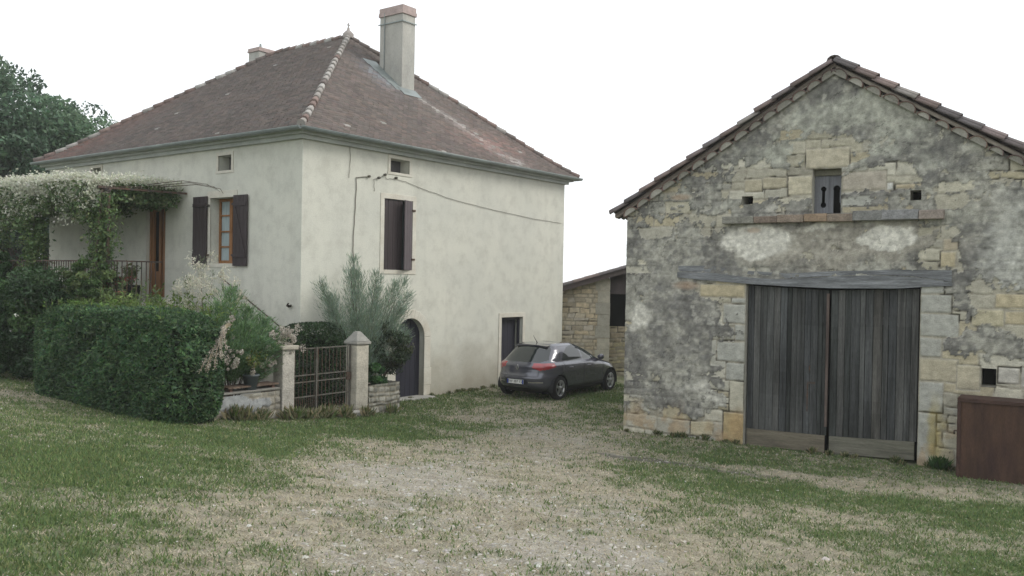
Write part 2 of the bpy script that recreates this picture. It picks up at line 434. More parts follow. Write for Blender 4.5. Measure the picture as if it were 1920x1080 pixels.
# pebbles: small faceted stones, thick in the bare patches
x, y = sample_ground(60000, 5.3, 22, 1.2)
g0, s0, d0, r0 = zones(x, y)
keep = rng.uniform(0, 1, len(x)) < (s0 * .75 + .012 + .02 * r0) * (~BARN_IN(x, y)) * (~HOUSE_IN(x, y))
x, y = x[keep], y[keep]; n = len(x)
r = rng.gamma(1.7, .0052, n) + .005
OCT = np.array([(1, 0, 0), (.3, .95, 0), (-.8, .6, 0), (-.8, -.6, 0), (.3, -.95, 0), (.1, .1, .75), (0, 0, -.5)])
OF = np.array([(0, 1, 5), (1, 2, 5), (2, 3, 5), (3, 4, 5), (4, 0, 5)])
yaw = rng.uniform(0, 2 * PI, n); c, s = np.cos(yaw), np.sin(yaw)
O = OCT[None] * (1 + rng.uniform(-.35, .35, (n, 7, 3))) * r[:, None, None] * np.array([1, .75, .65])
V = np.stack([O[..., 0] * c[:, None] - O[..., 1] * s[:, None] + x[:, None], O[..., 0] * s[:, None] + O[..., 1] * c[:, None] + y[:, None], O[..., 2] + gz(x, y)[:, None] + .002], -1)
F = (OF[None] + (np.arange(n) * 7)[:, None, None]).reshape(-1, 3)
PEB = mat("pebble", attr=True, rough=.95, var=.15, scale=30, bump=.3)
pc = np.repeat(vary(n, palette(n, [(.36, .345, .31), (.42, .405, .37), (.28, .265, .235)]), .2, .04), 5, axis=0)
pm = mesh_np("pebbles", V.reshape(-1, 3), F, PEB, fc=pc)
tag(pm, "pale limestone pebbles scattered over the bare patches of the yard", "gravel", kind="stuff")

# ================================================================== HOUSE
house = thing("farmhouse", "two-storey farmhouse in pale lime render under a brown tiled hip roof", "house", A, TH)

def wall_holes(mb, L, H, holes, pt, depth=.32, z0=-.3):
    "front face of a wall with rectangular holes and their reveals; pt(a, z, d) places a point d metres into the wall"
    xs_ = sorted({0, L} | {h[0] for h in holes} | {h[1] for h in holes}); zs_ = sorted({z0, H} | {h[2] for h in holes} | {h[3] for h in holes})
    for i in range(len(xs_) - 1):
        for j in range(len(zs_) - 1):
            a, b, c, d = xs_[i], xs_[i + 1], zs_[j], zs_[j + 1]
            if any(h[0] <= a + 1e-6 and b <= h[1] + 1e-6 and h[2] <= c + 1e-6 and d <= h[3] + 1e-6 for h in holes):
                continue
            mb.poly([pt(a, c, 0), pt(b, c, 0), pt(b, d, 0), pt(a, d, 0)])
    for a, b, c, d in holes:
        for p, q in (((a, c), (a, d)), ((a, d), (b, d)), ((b, d), (b, c)), ((b, c), (a, c))):
            mb.poly([pt(*p, 0), pt(*q, 0), pt(*q, depth), pt(*p, depth)])
RWp = lambda a, z, d: (a, d, z)            # right wall, house frame
LWp = lambda a, z, d: (d, a, z)            # left wall
ARC = (3.06, 4.12, 0.0, 2.10)              # arched cellar door (bounding hole)
R_holes = [(2.58, 3.60, 3.34, 5.12), (2.77, 3.45, 5.80, 6.14), ARC, (7.45, 8.50, 0.0, 2.02)]
L_holes = [(2.50, 3.48, 3.42, 5.04), (2.64, 3.17, 5.70, 6.07), (5.48, 6.40, 2.50, 5.02), (8.80, 9.38, 5.86, 6.14), (8.45, 9.45, 2.50, 4.90)]
mb = MB()
wall_holes(mb, LR, HW, R_holes, RWp); wall_holes(mb, LL, HW, L_holes, LWp)
mb.poly([(LR, 0, -.3), (LR, LL, -.3), (LR, LL, HW), (LR, 0, HW)]); mb.poly([(0, LL, -.3), (LR, LL, -.3), (LR, LL, HW), (0, LL, HW)])
# the arch's spandrels
a0, a1, _, zt = ARC; rc = (a1 - a0) / 2; cx = (a0 + a1) / 2; zs0 = zt - rc * .95
def arc_pts(r, k=14, sx=0):
    return [(cx - r * math.cos(PI * i / k), zs0 + r * .95 * math.sin(PI * i / k)) for i in range(k + 1)]
ap = arc_pts(rc)
for half in (ap[:8], ap[7:]):
    crn = (a0, zt) if half is not ap[7:] and half[0][0] < cx - .1 else (a1, zt)
    for p, q in zip(half[:-1], half[1:]):
        mb.poly([(crn[0], -.001, crn[1]), (p[0], -.001, p[1]), (q[0], -.001, q[1])])
for p, q in zip(ap[:-1], ap[1:]):
    mb.poly([(p[0], 0, p[1]), (q[0], 0, q[1]), (q[0], .32, q[1]), (p[0], .32, p[1])])
mb.build("wall", RENDER, house)

def surround(name, holes, pt, wd, mt, proud=.018, top=True, bottom=True, topw=None):
    b = MB()
    a0, a1, c, d = holes
    def slab(x0, x1, z0, z1):
        ps = [pt(x0, z0, -proud), pt(x1, z0, -proud), pt(x1, z0, .03), pt(x0, z0, .03), pt(x0, z1, -proud), pt(x1, z1, -proud), pt(x1, z1, .03), pt(x0, z1, .03)]
        b.hexa(ps)
    slab(a0 - wd, a0, c, d); slab(a1, a1 + wd, c, d)
    if top: slab(a0 - wd, a1 + wd, d, d + (topw or wd))
    if bottom: slab(a0 - wd - .02, a1 + wd + .02, c - wd * .8, c)
    return b.build(name, mt, house, bevel=.006)
surround("window_surround", R_holes[0], RWp, .13, PALESTONE)
surround("loft_window_surround", R_holes[1], RWp, .085, PALESTONE)
surround("cellar_door_surround", R_holes[3], RWp, .13, PALESTONE, bottom=False)
surround("window_surround", L_holes[0], LWp, .12, PALESTONE, topw=.17)
surround("loft_window_surround", L_holes[1], LWp, .085, PALESTONE)
surround("loft_window_surround", L_holes[3], LWp, .08, PALESTONE)
# arched surround: a ring of voussoirs standing proud, on two jambs
b = MB(); wd = .24
for i, (p, q) in enumerate(zip(arc_pts(rc)[:-1], arc_pts(rc)[1:])):
    P_, Q_ = arc_pts(rc + wd)[i], arc_pts(rc + wd)[i + 1]
    b.hexa([(p[0], -.02, p[1]), (q[0], -.02, q[1]), (q[0], .05, q[1]), (p[0], .05, p[1]), (P_[0], -.02, P_[1]), (Q_[0], -.02, Q_[1]), (Q_[0], .05, Q_[1]), (P_[0], .05, P_[1])])
zj = [-.2, .32, .78, zs0]
for i in range(3):
    e = .04 if i % 2 else 0
    b.box(a0 - wd - e, a0, -.02, .05, zj[i], zj[i + 1] - .006); b.box(a1, a1 + wd + e, -.02, .05, zj[i], zj[i + 1] - .006)
b.build("arch_surround", PALESTONE, house, bevel=.008)

def plank_leaf(name, x0, x1, z0, z1, y, pt, mt, parent, n=5, th=.035, braces=True, zbrace=False, brace_out=True):
    b = MB(); wdt = (x1 - x0) / n
    def bx(a, bb, c, d, y0, y1):
        b.hexa([pt(a, c, y0), pt(bb, c, y0), pt(bb, c, y1), pt(a, c, y1), pt(a, d, y0), pt(bb, d, y0), pt(bb, d, y1), pt(a, d, y1)])
    for i in range(n):
        bx(x0 + i * wdt + .004, x0 + (i + 1) * wdt - .004, z0, z1, y, y + th)
    if braces:
        for zz in (z0 + .2, z1 - .26):
            bx(x0 + .02, x1 - .02, zz, zz + .09, y - .024, y - .002)
    if zbrace:
        p0, p1 = (x0 + .03, z0 + .3), (x1 - .03, z1 - .28)
        for (s0_, s1_) in ((p0, p1),):
            k = .085
            b.hexa([pt(s0_[0], s0_[1], y - .022), pt(s0_[0] + k, s0_[1], y - .022), pt(s0_[0] + k, s0_[1], y - .001), pt(s0_[0], s0_[1], y - .001),
                    pt(s1_[0] - k, s1_[1], y - .022), pt(s1_[0], s1_[1], y - .022), pt(s1_[0], s1_[1], y - .001), pt(s1_[0] - k, s1_[1], y - .001)])
    return b.build(name, mt, parent, bevel=.003)
def hinge(parent, pts, pt, y):
    for (a, zz) in pts:
        b = MB(); b.hexa([pt(a - .06, zz - .025, y - .03), pt(a + .06, zz - .025, y - .03), pt(a + .06, zz - .025, y), pt(a - .06, zz - .025, y),
                          pt(a - .06, zz + .025, y - .03), pt(a + .06, zz + .025, y - .03), pt(a + .06, zz + .025, y), pt(a - .06, zz + .025, y)])
        b.build("hinge", IRON, parent)
# right wall: closed shutters, the right leaf standing a little ajar
sh = plank_leaf("shutter", 2.585, 3.27, 3.345, 5.115, .03, RWp, SHUTTER, house, 4, braces=False)
tag(sh, "closed brown shutter leaf"); hinge(sh, [(2.56, 3.62), (2.56, 4.88)], RWp, .02)
ca, sa = math.cos(math.radians(20)), math.sin(math.radians(20))
ajar = lambda a, z, d: (3.595 + (a - 3.595) * ca , -.01 - (3.595 - a) * sa + d, z)
sh = plank_leaf("shutter", 3.13, 3.59, 3.345, 5.115, .0, ajar, mat("paler_shutter_paint", (.095, .078, .085), .6, .25, 3, .1, bump=.2, stretch=(8, 8, .6)), house, 3, braces=False)  # this leaf has a paler brown than the other
tag(sh, "shutter leaf standing ajar"); hinge(sh, [(3.62, 3.62), (3.62, 4.88)], RWp, -.01)
b = MB(); b.box(2.6, 3.58, .26, .3, 3.36, 5.1); b.build("pane", GLASS, house)
# loft openings: dark grey sheets stand for the shade inside
for pt, h in ((RWp, R_holes[1]), (LWp, L_holes[1]), (LWp, L_holes[3])):
    b = MB(); b.poly([pt(h[0] - .02, h[2] - .02, .31), pt(h[1] + .02, h[2] - .02, .31), pt(h[1] + .02, h[3] + .02, .31), pt(h[0] - .02, h[3] + .02, .31)])
    b.build("loft_shade_sheet", LOFT, house)
# cellar doors
b = MB()
for i in range(6):
    xx = a0 + .0 + i * (a1 - a0) / 6
    b.box(xx + .004, xx + (a1 - a0) / 6 - .004, .16, .20, .02, 2.1)
cd_ = b.build("arched_door", DARKDOOR, house); tag(cd_, "dark blue-black plank door under the stone arch")
b = MB(); b.box(a0 - .05, a1 + .12, -.32, .30, -.12, .055); b.build("door_sill", SLAB, house, bevel=.01)
b = MB(); b.box(7.45, 7.5, .1, .16, 0, 2.0); b.box(8.42, 8.5, .1, .16, 0, 2.0); b.box(7.5, 8.42, .1, .16, 1.93, 2.02)
for i in range(5): b.box(7.5 + i * .184 + .003, 7.5 + (i + 1) * .184 - .003, .22, .25, .0, 1.93)
b.build("cellar_door", DARKDOOR, house)
# left wall window: casements, glazing bars, curtain-pale panes, two open shutters flat on the wall
h = L_holes[0]
fr = MB()
def lwbox(mb_, a, bb, c, d, y0, y1): mb_.hexa([LWp(a, c, y0), LWp(bb, c, y0), LWp(bb, c, y1), LWp(a, c, y1), LWp(a, d, y0), LWp(bb, d, y0), LWp(bb, d, y1), LWp(a, d, y1)])
for (a, bb, c, d) in ((h[0], h[0] + .06, h[2], h[3]), (h[1] - .06, h[1], h[2], h[3]), (h[0] + .06, h[1] - .06, h[3] - .07, h[3]), (h[0] + .06, h[1] - .06, h[2], h[2] + .08), (2.93, 3.05, h[2] + .08, h[3] - .07)):
    lwbox(fr, a, bb, c, d, .25, .31)
for zz in (3.82, 4.20, 4.60):
    lwbox(fr, h[0] + .06, 2.93, zz, zz + .04, .26, .30); lwbox(fr, 3.05, h[1] - .06, zz, zz + .04, .26, .30)
wf = fr.build("window_frame", WOODFRAME, house)
g2 = MB(); g2.poly([LWp(h[0] + .06, h[2] + .08, .29), LWp(h[1] - .06, h[2] + .08, .29), LWp(h[1] - .06, h[3] - .07, .29), LWp(h[0] + .06, h[3] - .07, .29)])
g2.build("pane", mat("curtained_pane", (.33, .40, .42), .15, .2, 4, .1, bump=0, spec=.6, stretch=(1, 6, .4)), wf)
s1 = plank_leaf("shutter", 3.55, 4.14, 3.38, 5.09, -.07, LWp, SHUTTER, house, 4, th=.035); hinge(s1, [(3.53, 3.62), (3.53, 4.86)], LWp, -.03)
s2 = plank_leaf("shutter", 1.92, 2.46, 3.36, 5.07, -.07, LWp, SHUTTER, house, 4, th=.035, zbrace=True); hinge(s2, [(2.48, 3.62), (2.48, 4.86)], LWp, -.03)
# front door: varnished frame, two leaves, dark gap; the far french window
b = MB()
for (a, bb, c, d) in ((5.48, 5.56, 2.5, 5.02), (6.32, 6.40, 2.5, 5.02), (5.56, 6.32, 4.92, 5.02)): lwbox(b, a, bb, c, d, .10, .2)
fd = b.build("door_frame", WOODFRAME, house)
b = MB()
lwbox(b, 5.56, 5.80, 2.52, 4.92, .13, .18); lwbox(b, 5.90, 6.32, 2.52, 3.2, .13, .18); lwbox(b, 5.90, 5.99, 3.2, 4.92, .13, .18); lwbox(b, 6.22, 6.32, 3.2, 4.92, .13, .18); lwbox(b, 5.99, 6.22, 4.8, 4.92, .13, .18)
b.build("front_door", WOODFRAME, house)
b = MB(); lwbox(b, 5.5, 6.38, 2.5, 5.0, .22, .26); b.build("door_glass", DARK, house)
b = MB(); lwbox(b, 8.45, 9.45, 2.5, 4.9, .2, .25); b.build("french_window", DARK, house)
b = MB(); lwbox(b, 8.25, 8.46, 2.52, 4.85, -.06, -.02); b.build("shutter", SHUTTER, house)
b = MB(); lwbox(b, 5.20, 6.80, 5.03, 5.42, -.85, -.002); b.build("porch_canopy", CONCRETE, house, bevel=.01)
# iron tie on the left wall, with the rust run it has left below it
b = MB(); b.tube([LWp(.33, 2.46, 0), LWp(.32, 2.47, -.12), LWp(.22, 2.52, -.16)], .022, 6); b.tube([LWp(.40, 2.44, -.02), LWp(.26, 2.48, -.05)], .02, 6); b.build("wall_tie", IRON, house)

# cables on the right wall
def wcable(pts, r=.012, off=.02):
    b = MB(); P = []
    for (p, q) in zip(pts[:-1], pts[1:]):
        for k in range(6):
            t = k / 6; P.append((p[0] + (q[0] - p[0]) * t + random.uniform(-.012, .012), -off, p[1] + (q[1] - p[1]) * t + random.uniform(-.008, .008)))
    P.append((pts[-1][0], -off, pts[-1][1])); b.tube(P, r, 5); return b
wcable([(2.02, 5.60), (1.62, 5.53), (1.60, 4.7), (1.54, 4.0), (1.57, 3.5), (1.56, 2.2)], .011).build("supply_cable", CABLE, house)
wcable([(2.22, 5.26), (2.20, 5.55), (2.45, 5.62), (2.56, 5.72), (2.62, 5.60), (2.9, 5.63), (3.3, 5.60), (4.2, 5.44), (5.2, 5.29), (7.0, 5.14), (9.0, 5.02), (10.5, 4.98)], .006).build("roof_line_cable", CABLE, house)
for q in ((2.02, 5.60), (2.56, 5.70), (2.95, 5.66), (2.35, 5.60)):
    b = MB(); b.lathe([(.0, -.07), (.03, -.07), (.03, 0), (0, 0)], q[0], q[1], 8, axis='y'); b.build("insulator", PALEIRON, house)
wcable([(1.40, 6.3), (1.42, 5.9), (1.38, 5.5)], .006).build("downlead", CABLE, house)

# --- roof: individual flat tiles
EAVE, Z0, RISE = .33, 6.47, 3.96
RX, RY0, RY1 = LR / 2, 4.45, 7.9
hh = lambda t: t - .25 * t * (1 - t) ** 5
xe0, xe1, ye0, ye1 = -EAVE, LR + EAVE, -EAVE, LL + EAVE
def face_fn(kind):
    def f(t, s):        # s in metres along the eave direction
        z = Z0 + RISE * hh(t)
        if kind == 'front': return np.stack([s, ye0 + t * (RY0 - ye0), z], -1), xe0 + t * (RX - xe0), xe1 + t * (RX - xe1)
        if kind == 'left': return np.stack([xe0 + t * (RX - xe0), s, z], -1), ye0 + t * (RY0 - ye0), ye1 + t * (RY1 - ye1)
        if kind == 'right': return np.stack([xe1 + t * (RX - xe1), s, z], -1), ye0 + t * (RY0 - ye0), ye1 + t * (RY1 - ye1)
        return np.stack([s, ye1 + t * (RY1 - ye1), z], -1), xe0 + t * (RX - xe0), xe1 + t * (RX - xe1)
    return f
VV, FF, CC = [], [], []; nb = 0
NC = 54
for kind in ('front', 'left', 'right', 'back'):
    f = face_fn(kind); tw = .19
    for i in range(NC):
        t0, t1 = i / NC, min((i + 1.25) / NC, 1)
        s = np.arange(-1, 13.2, tw) + (tw / 2 if i % 2 else 0) + rng.uniform(-.01, .01)
        gap = .004
        quad = []
        for (t, ds, lift) in ((t0, gap, 1), (t0, tw - gap, 1), (t1, tw - gap, 0), (t1, gap, 0)):
            tt = np.full(len(s), t); jit = rng.normal(0, .003, len(s)) if lift else 0
            _, lo, hi = f(tt, s)
            p, _, _ = f(tt + (rng.normal(0, .0008, len(s)) if lift and i else 0), np.clip(s + ds, lo, hi))
            p[:, 2] += (.034 + jit if lift else .002); quad.append(p)
        q = np.stack(quad, 1)
        ok = (np.linalg.norm(q[:, 0] - q[:, 1], axis=1) + np.linalg.norm(q[:, 2] - q[:, 3], axis=1)) > .03
        q = q[ok]; k = len(q)
        if not k: continue
        low = q.copy(); low[:, :, 2] -= .032
        # tile top and its front edge
        VV.append(np.concatenate([q, low[:, :2]], 1).reshape(-1, 3))
        FF.append((np.array([[0, 1, 2, 3], [4, 5, 1, 0]])[None] + (nb + np.arange(k) * 6)[:, None, None]).reshape(-1, 4)); nb += k * 6
        cen = q.mean(1)
        big = fbm(cen[:, 0] * .6 + cen[:, 1] * .6, cen[:, 2] * 1.2 + (7 if kind == 'left' else 0), 77)
        base = palette(k, [(.150, .127, .116), (.138, .120, .111), (.160, .131, .118), (.128, .113, .105)], [.36, .3, .17, .17])
        base = base * (.9 + .2 * big)[:, None]
        if kind == 'front':
            # pale lichen run below the chimney, and redder tiles low down
            t_ = np.clip((2.3 - cen[:, 1]) / 2.3, 0, 1); cxl = 5.75 + 2.1 * t_
            l = np.exp(-((cen[:, 0] - cxl) / (.22 + .25 * t_)) ** 2) * (cen[:, 1] < 2.6) * rng.uniform(.0, 1.1, k)
            base = lerp3(base, (.36, .34, .32), np.clip(l, 0, .85))
            l2 = np.exp(-((cen[:, 0] - 4.9) / .5) ** 2 - ((cen[:, 1] - 2.7) / .6) ** 2) * rng.uniform(.2, 1, k)
            base = lerp3(base, (.22, .235, .26), np.clip(l2, 0, .8))
            l3 = np.exp(-((cen[:, 0] - 7.6) / 1.4) ** 2 - ((cen[:, 1] - .6) / .5) ** 2) * rng.uniform(0, 1, k)
            base = lerp3(base, (.27, .17, .15), np.clip(l3, 0, .7))
        if kind == 'left':
            l3 = sstep(8.2, 11.5, cen[:, 1]) * rng.uniform(.1, .8, k); base = lerp3(base, (.22, .12, .10), l3)
        lich = (rng.uniform(0, 1, k) < .002)[:, None]
        base = np.where(lich, (.30, .29, .27), base)
        CC.append(np.repeat(vary(k, base, .13, .02), 2, axis=0))
roof = mesh_np("roof", np.concatenate(VV), np.concatenate(FF), TILE, house, fc=np.concatenate(CC))
b = MB()      # boarded underside just below the tiles
for kind in ('front', 'left', 'right', 'back'):
    f = face_fn(kind)
    for i in range(12):
        row = []
        for t in (i / 12, (i + 1) / 12):
            _, lo, hi = f(np.array([t]), np.array([0.]))
            p0 = f(np.array([t]), lo)[0][0]; p1 = f(np.array([t]), hi)[0][0]; row += [p0 - (0, 0, .03), p1 - (0, 0, .03)]
        b.poly([row[0], row[1], row[3], row[2]], (.10, .08, .07))
b.build("roof_boarding", TILE, house)
# hip and ridge caps bedded in pale mortar
def caps(p, q, name, mortar):
    b = MB(); p = Vector(p); q = Vector(q); L_ = (q - p).length; n_ = int(L_ / .34)
    for i in range(n_):
        t0, t1 = i / n_, (i + 1.12) / n_
        def P_(t):
            t = min(t, 1); zz = Z0 + RISE * hh(t) if p.z < q.z - 1 else p.z + (q.z - p.z) * t
            return Vector((p.x + (q.x - p.x) * t, p.y + (q.y - p.y) * t, zz))
        mo = random.random() < mortar
        c = random.choice([(.34, .32, .30), (.30, .28, .26), (.38, .365, .345)]) if mo else random.choice([(.20, .15, .135), (.25, .19, .17), (.165, .14, .13)])
        b.tube([P_(t0) + Vector((0, 0, .035)), P_(t1) + Vector((0, 0, .015))], [.09 * random.uniform(.9, 1.12), .072], 8, c)
    return b.build(name, TILE, roof)
caps((xe0, ye0, Z0), (RX, RY0, Z0 + RISE), "hip_tiles", .72)
caps((xe1, ye0, Z0), (RX, RY0, Z0 + RISE), "hip_tiles", .2)
caps((xe0, ye1, Z0), (RX, RY1, Z0 + RISE), "hip_tiles", .2)
caps((xe1, ye1, Z0), (RX, RY1, Z0 + RISE), "hip_tiles", .2)
caps((RX, RY0, Z0 + RISE), (RX, RY1, Z0 + RISE), "ridge_tiles", .2)
b = MB(); b.lathe([(.16, 10.40), (.17, 10.52), (.10, 10.60), (.05, 10.64), (.035, 10.72), (.0, 10.73)], RX, RY0, 12, (.33, .30, .28))
b.bar((RX, RY0, 10.7), (RX, RY0, 10.86), .03, .03, (.35, .33, .32)); b.bar((RX - .05, RY0, 10.80), (RX + .05, RY0, 10.80), .025, .025, (.35, .33, .32))
b.build("finial", TILE, roof)
# chimneys
CHIM = mat("chimney_render", (.40, .39, .355), .93, .22, 1.6, .12, bump=.4, bscale=35, tint=(.33, .33, .31), stretch=(1, 1, .45))
def chimney(x0, x1, y0, y1, zb, zt, cap_h):
    b = MB(); b.box(x0, x1, y0, y1, zb, zt - cap_h); c_ = b.build("chimney", CHIM, roof, bevel=.01)
    b = MB(); b.box(x0 - .035, x1 + .035, y0 - .035, y1 + .035, zt - cap_h + .002, zt - cap_h * .55); b.box(x0 - .02, x1 + .02, y0 - .02, y1 + .02, zt - cap_h * .55 + .001, zt)
    b.build("chimney_cap", mat("brick_cap", (.40, .32, .30), .9, .2, 5, .15, bump=.4), c_, bevel=.01); return c_
c1 = chimney(5.47, 6.00, 2.29, 3.22, 8.2, 11.10, .26)
b = MB(); b.bar((5.44, 3.0, 9.2), (5.44, 3.0, 10.95), .02); b.bar((5.44, 2.26, 10.62), (5.44, 3.26, 10.62), .02, .03); b.bar((5.44, 2.26, 10.62), (6.03, 2.26, 10.62), .02, .03); b.build("chimney_strap", ZINC, c1)
b = MB()        # lead flashing stepped along the near side, lying on the tiles
for k in range(5):
    y0_ = 2.15 + k * .24; t_ = (y0_ - ye0) / (RY0 - ye0)
    z_ = Z0 + RISE * hh(t_) + .035; z2 = Z0 + RISE * hh((y0_ + .26 - ye0) / (RY0 - ye0)) + .035
    b.poly([(5.12 - .05 * k, y0_, z_), (5.47, y0_, z_), (5.47, y0_ + .26, z2), (5.12 - .05 * k, y0_ + .26, z2)])
b.poly([(5.3, 2.0, Z0 + RISE * hh((2.0 - ye0) / (RY0 - ye0)) + .04), (6.05, 2.0, Z0 + RISE * hh((2.0 - ye0) / (RY0 - ye0)) + .04), (6.05, 2.29, Z0 + RISE * hh((2.29 - ye0) / (RY0 - ye0)) + .05), (5.3, 2.29, Z0 + RISE * hh((2.29 - ye0) / (RY0 - ye0)) + .05)])
b.build("flashing", ZINC, c1)
c2 = chimney(5.0, 5.78, 8.35, 8.9, 9.4, 10.64, .14)
tag(c2, "low chimney at the far end of the ridge")
b = MB(); b.lathe([(.03, 10.60), (.04, 10.7), (.03, 10.78), (.0, 10.79)], 5.15, 8.48, 8); b.build("chimney_vent", ZINC, c2)
# cornice and gutters
b = MB()
def eave_ring(z0, z1, o0, o1):
    xs4 = [(-o1, LR + o1, -o1, -o0), (-o1, LR + o1, LL + o0, LL + o1), (-o1, -o0, -o0, LL + o0), (LR + o0, LR + o1, -o0, LL + o0)]
    for x0, x1, y0, y1 in xs4: b.box(x0, x1, y0, y1, z0, z1)
eave_ring(6.24, 6.401, 0.003, .10); eave_ring(6.33, 6.402, .10, .21); eave_ring(6.40, 6.43, .21, .31)
b.build("cornice", mat("cornice_paint", (.42, .44, .42), .85, .15, 2, .1, bump=.2), house)
def gutter(p, q):
    b = MB(); p = Vector(p); q = Vector(q); d = (q - p).normalized(); o = Vector((d.y, -d.x, 0))
    prev = None
    for i in range(9):
        a = PI * i / 8; r_ = .075
        cur = [p + o * (-math.cos(a) * r_) - Vector((0, 0, math.sin(a) * r_)), q + o * (-math.cos(a) * r_) - Vector((0, 0, math.sin(a) * r_))]
        if prev: b.poly([prev[0], prev[1], cur[1], cur[0]], sm=True)
        prev = cur
    g = b.build("gutter", ZINC, house); s = g.modifiers.new("solid", 'SOLIDIFY'); s.thickness = .006; return g
gutter((xe0 - .06, ye0 - .05, 6.45), (xe1 + .06, ye0 - .05, 6.45)); gutter((xe0 - .05, ye1, 6.45), (xe0 - .05, ye0 - .06, 6.45))
gutter((xe1 + .05, ye0, 6.45), (xe1 + .05, ye1, 6.45))

# ================================================================== MASONRY TOOL
def masonry(L, ztop, step, seed, plaster_fn, holes=(), blocks=(), zbot=-.35, tones=None, relief=.02, rows=(.13, .26), lens=(.22, .6), mortar=(.27, .245, .19)):
    "coursed rubble seen through what is left of its render: returns V, F, C in a frame with x along, -y out"
    xs_ = np.arange(0, L + step / 2, step); zs_ = np.arange(zbot, ztop.max() if isinstance(ztop, np.ndarray) else ztop, step)
    X_, Z_ = np.meshgrid(xs_, zs_)
    rr = np.random.default_rng(seed)
    wz = Z_ + (fbm(X_ * .9, Z_ * .9, seed) - .5) * .16 + (fbm(X_ * 5, Z_ * 5, seed + 1) - .5) * .04
    wx = X_ + (fbm(X_ * 1.3, Z_ * 1.3, seed + 2) - .5) * .16 + (fbm(X_ * 6, Z_ * 6, seed + 5) - .5) * .03
    edges = [zbot - .5]
    while edges[-1] < zs_[-1] + .6: edges.append(edges[-1] + rr.uniform(*rows))
    edges = np.array(edges)
    ri = np.clip(np.searchsorted(edges, wz) - 1, 0, len(edges) - 2)
    dz = np.minimum(wz - edges[ri], edges[ri + 1] - wz)
    dx = np.full_like(X_, 9.); sid = np.zeros(X_.shape, int)
    for r_ in range(len(edges) - 1):
        msk = ri == r_
        if not msk.any(): continue
        e = [-1.0]
        while e[-1] < L + 1.5: e.append(e[-1] + rr.uniform(*lens))
        e = np.array(e); k = np.searchsorted(e, wx[msk]) - 1
        dx[msk] = np.minimum(wx[msk] - e[k], e[np.minimum(k + 1, len(e) - 1)] - wx[msk]); sid[msk] = r_ * 331 + k
    d = np.minimum(dx, dz)
    tones = np.array(tones or [(.40, .36, .265), (.47, .43, .33), (.345, .315, .24), (.42, .355, .235), (.36, .345, .29), (.50, .465, .37)])
    rs = np.random.default_rng(seed + 9); tab = tones[rs.integers(0, len(tones), 40000)] * rs.uniform(.82, 1.14, (40000, 1))
    col = tab[sid % 40000]
    sh_ = rs.uniform(-.4, 1, 40000)[sid % 40000]
    for bi, (x0, x1, z0, z1, tone) in enumerate(blocks):
        j = (fbm(X_ * 3, Z_ * 3, seed + 60 + bi) - .5) * .03
        db = np.minimum(np.minimum(X_ - x0, x1 - X_), np.minimum(Z_ - z0, z1 - Z_)) + j
        ins = db > -.012
        d = np.where(ins, db, d); col = np.where(ins[..., None], np.array(tone) * (.94 + .12 * vnoise(X_ * 6, Z_ * 6, seed + bi)[..., None]), col); sh_ = np.where(ins, .8, sh_)
    body = sstep(.004, .024, d)
    gap = .65 + .35 * vnoise(X_ * 2, Z_ * 2, seed + 80)
    col = lerp3(np.broadcast_to(np.array((.27, .245, .19)), col.shape), col, body) if False else np.array(mortar) * (1 - body[..., None]) + col * body[..., None]
    deep = (sstep(.010, .0, d) * sstep(.50, .64, fbm(X_ * 2.2, Z_ * 2.2, seed + 81)))
    col = col * (1 - .8 * deep[..., None])  # recess shadow of the cracked joints put into the colour
    yy = -relief * (body * (.55 + .45 * sh_)) + deep * .03
    pm_, pc_ = plaster_fn(X_, Z_)
    peek = (rs.uniform(0, 1, 40000) < .17)[sid % 40000] * sstep(.012, .03, d + (fbm(X_ * 8, Z_ * 8, seed + 97) - .5) * .05)
    pm_ = pm_ - .75 * peek * sstep(.75, .45, pm_)
    edge = sstep(-.02, .05, pm_)
    ghost = 1 - .30 * (1 - body) * sstep(.9, .1, pm_) - .10 * sstep(0, .5, sh_) * sstep(.8, .1, pm_)
    rim = 1 - .45 * edge * sstep(.16, .03, pm_) * (pm_ > 0)
    col = col * (1 - edge[..., None]) + pc_ * (edge * 1.0)[..., None] * (ghost * rim)[..., None]
    yy = yy * (1 - edge * .75) - edge * (relief * 1.25)
    col = col * (.80 + .40 * fbm(X_ * 11, Z_ * 11, seed + 95, 4))[..., None]; yy = yy + (fbm(X_ * 9, Z_ * 9, seed + 90) - .5) * .026 + (fbm(X_ * 1.1, Z_ * 1.1, seed + 91) - .5) * .03
    V_ = np.stack([X_, yy, Z_], -1).reshape(-1, 3)
    ny_, nx_ = X_.shape; id_ = np.arange(ny_ * nx_).reshape(ny_, nx_)
    F_ = np.stack([id_[:-1, :-1], id_[:-1, 1:], id_[1:, 1:], id_[1:, :-1]], -1).reshape(-1, 4)
    xc = (X_[:-1, :-1] + step / 2).ravel(); zc = (Z_[:-1, :-1] + step / 2).ravel()
    ok = np.ones(len(xc), bool)
    for (x0, x1, z0, z1) in holes: ok &= ~((xc > x0) & (xc < x1) & (zc > z0) & (zc < z1))
    if isinstance(ztop, np.ndarray): ok &= zc < np.interp(xc, np.linspace(0, L, len(ztop)), ztop)
    return V_, F_[ok], col.reshape(-1, 3)
no_plaster = lambda X_, Z_: (np.full(X_.shape, -1.), np.zeros(X_.shape + (3,)))

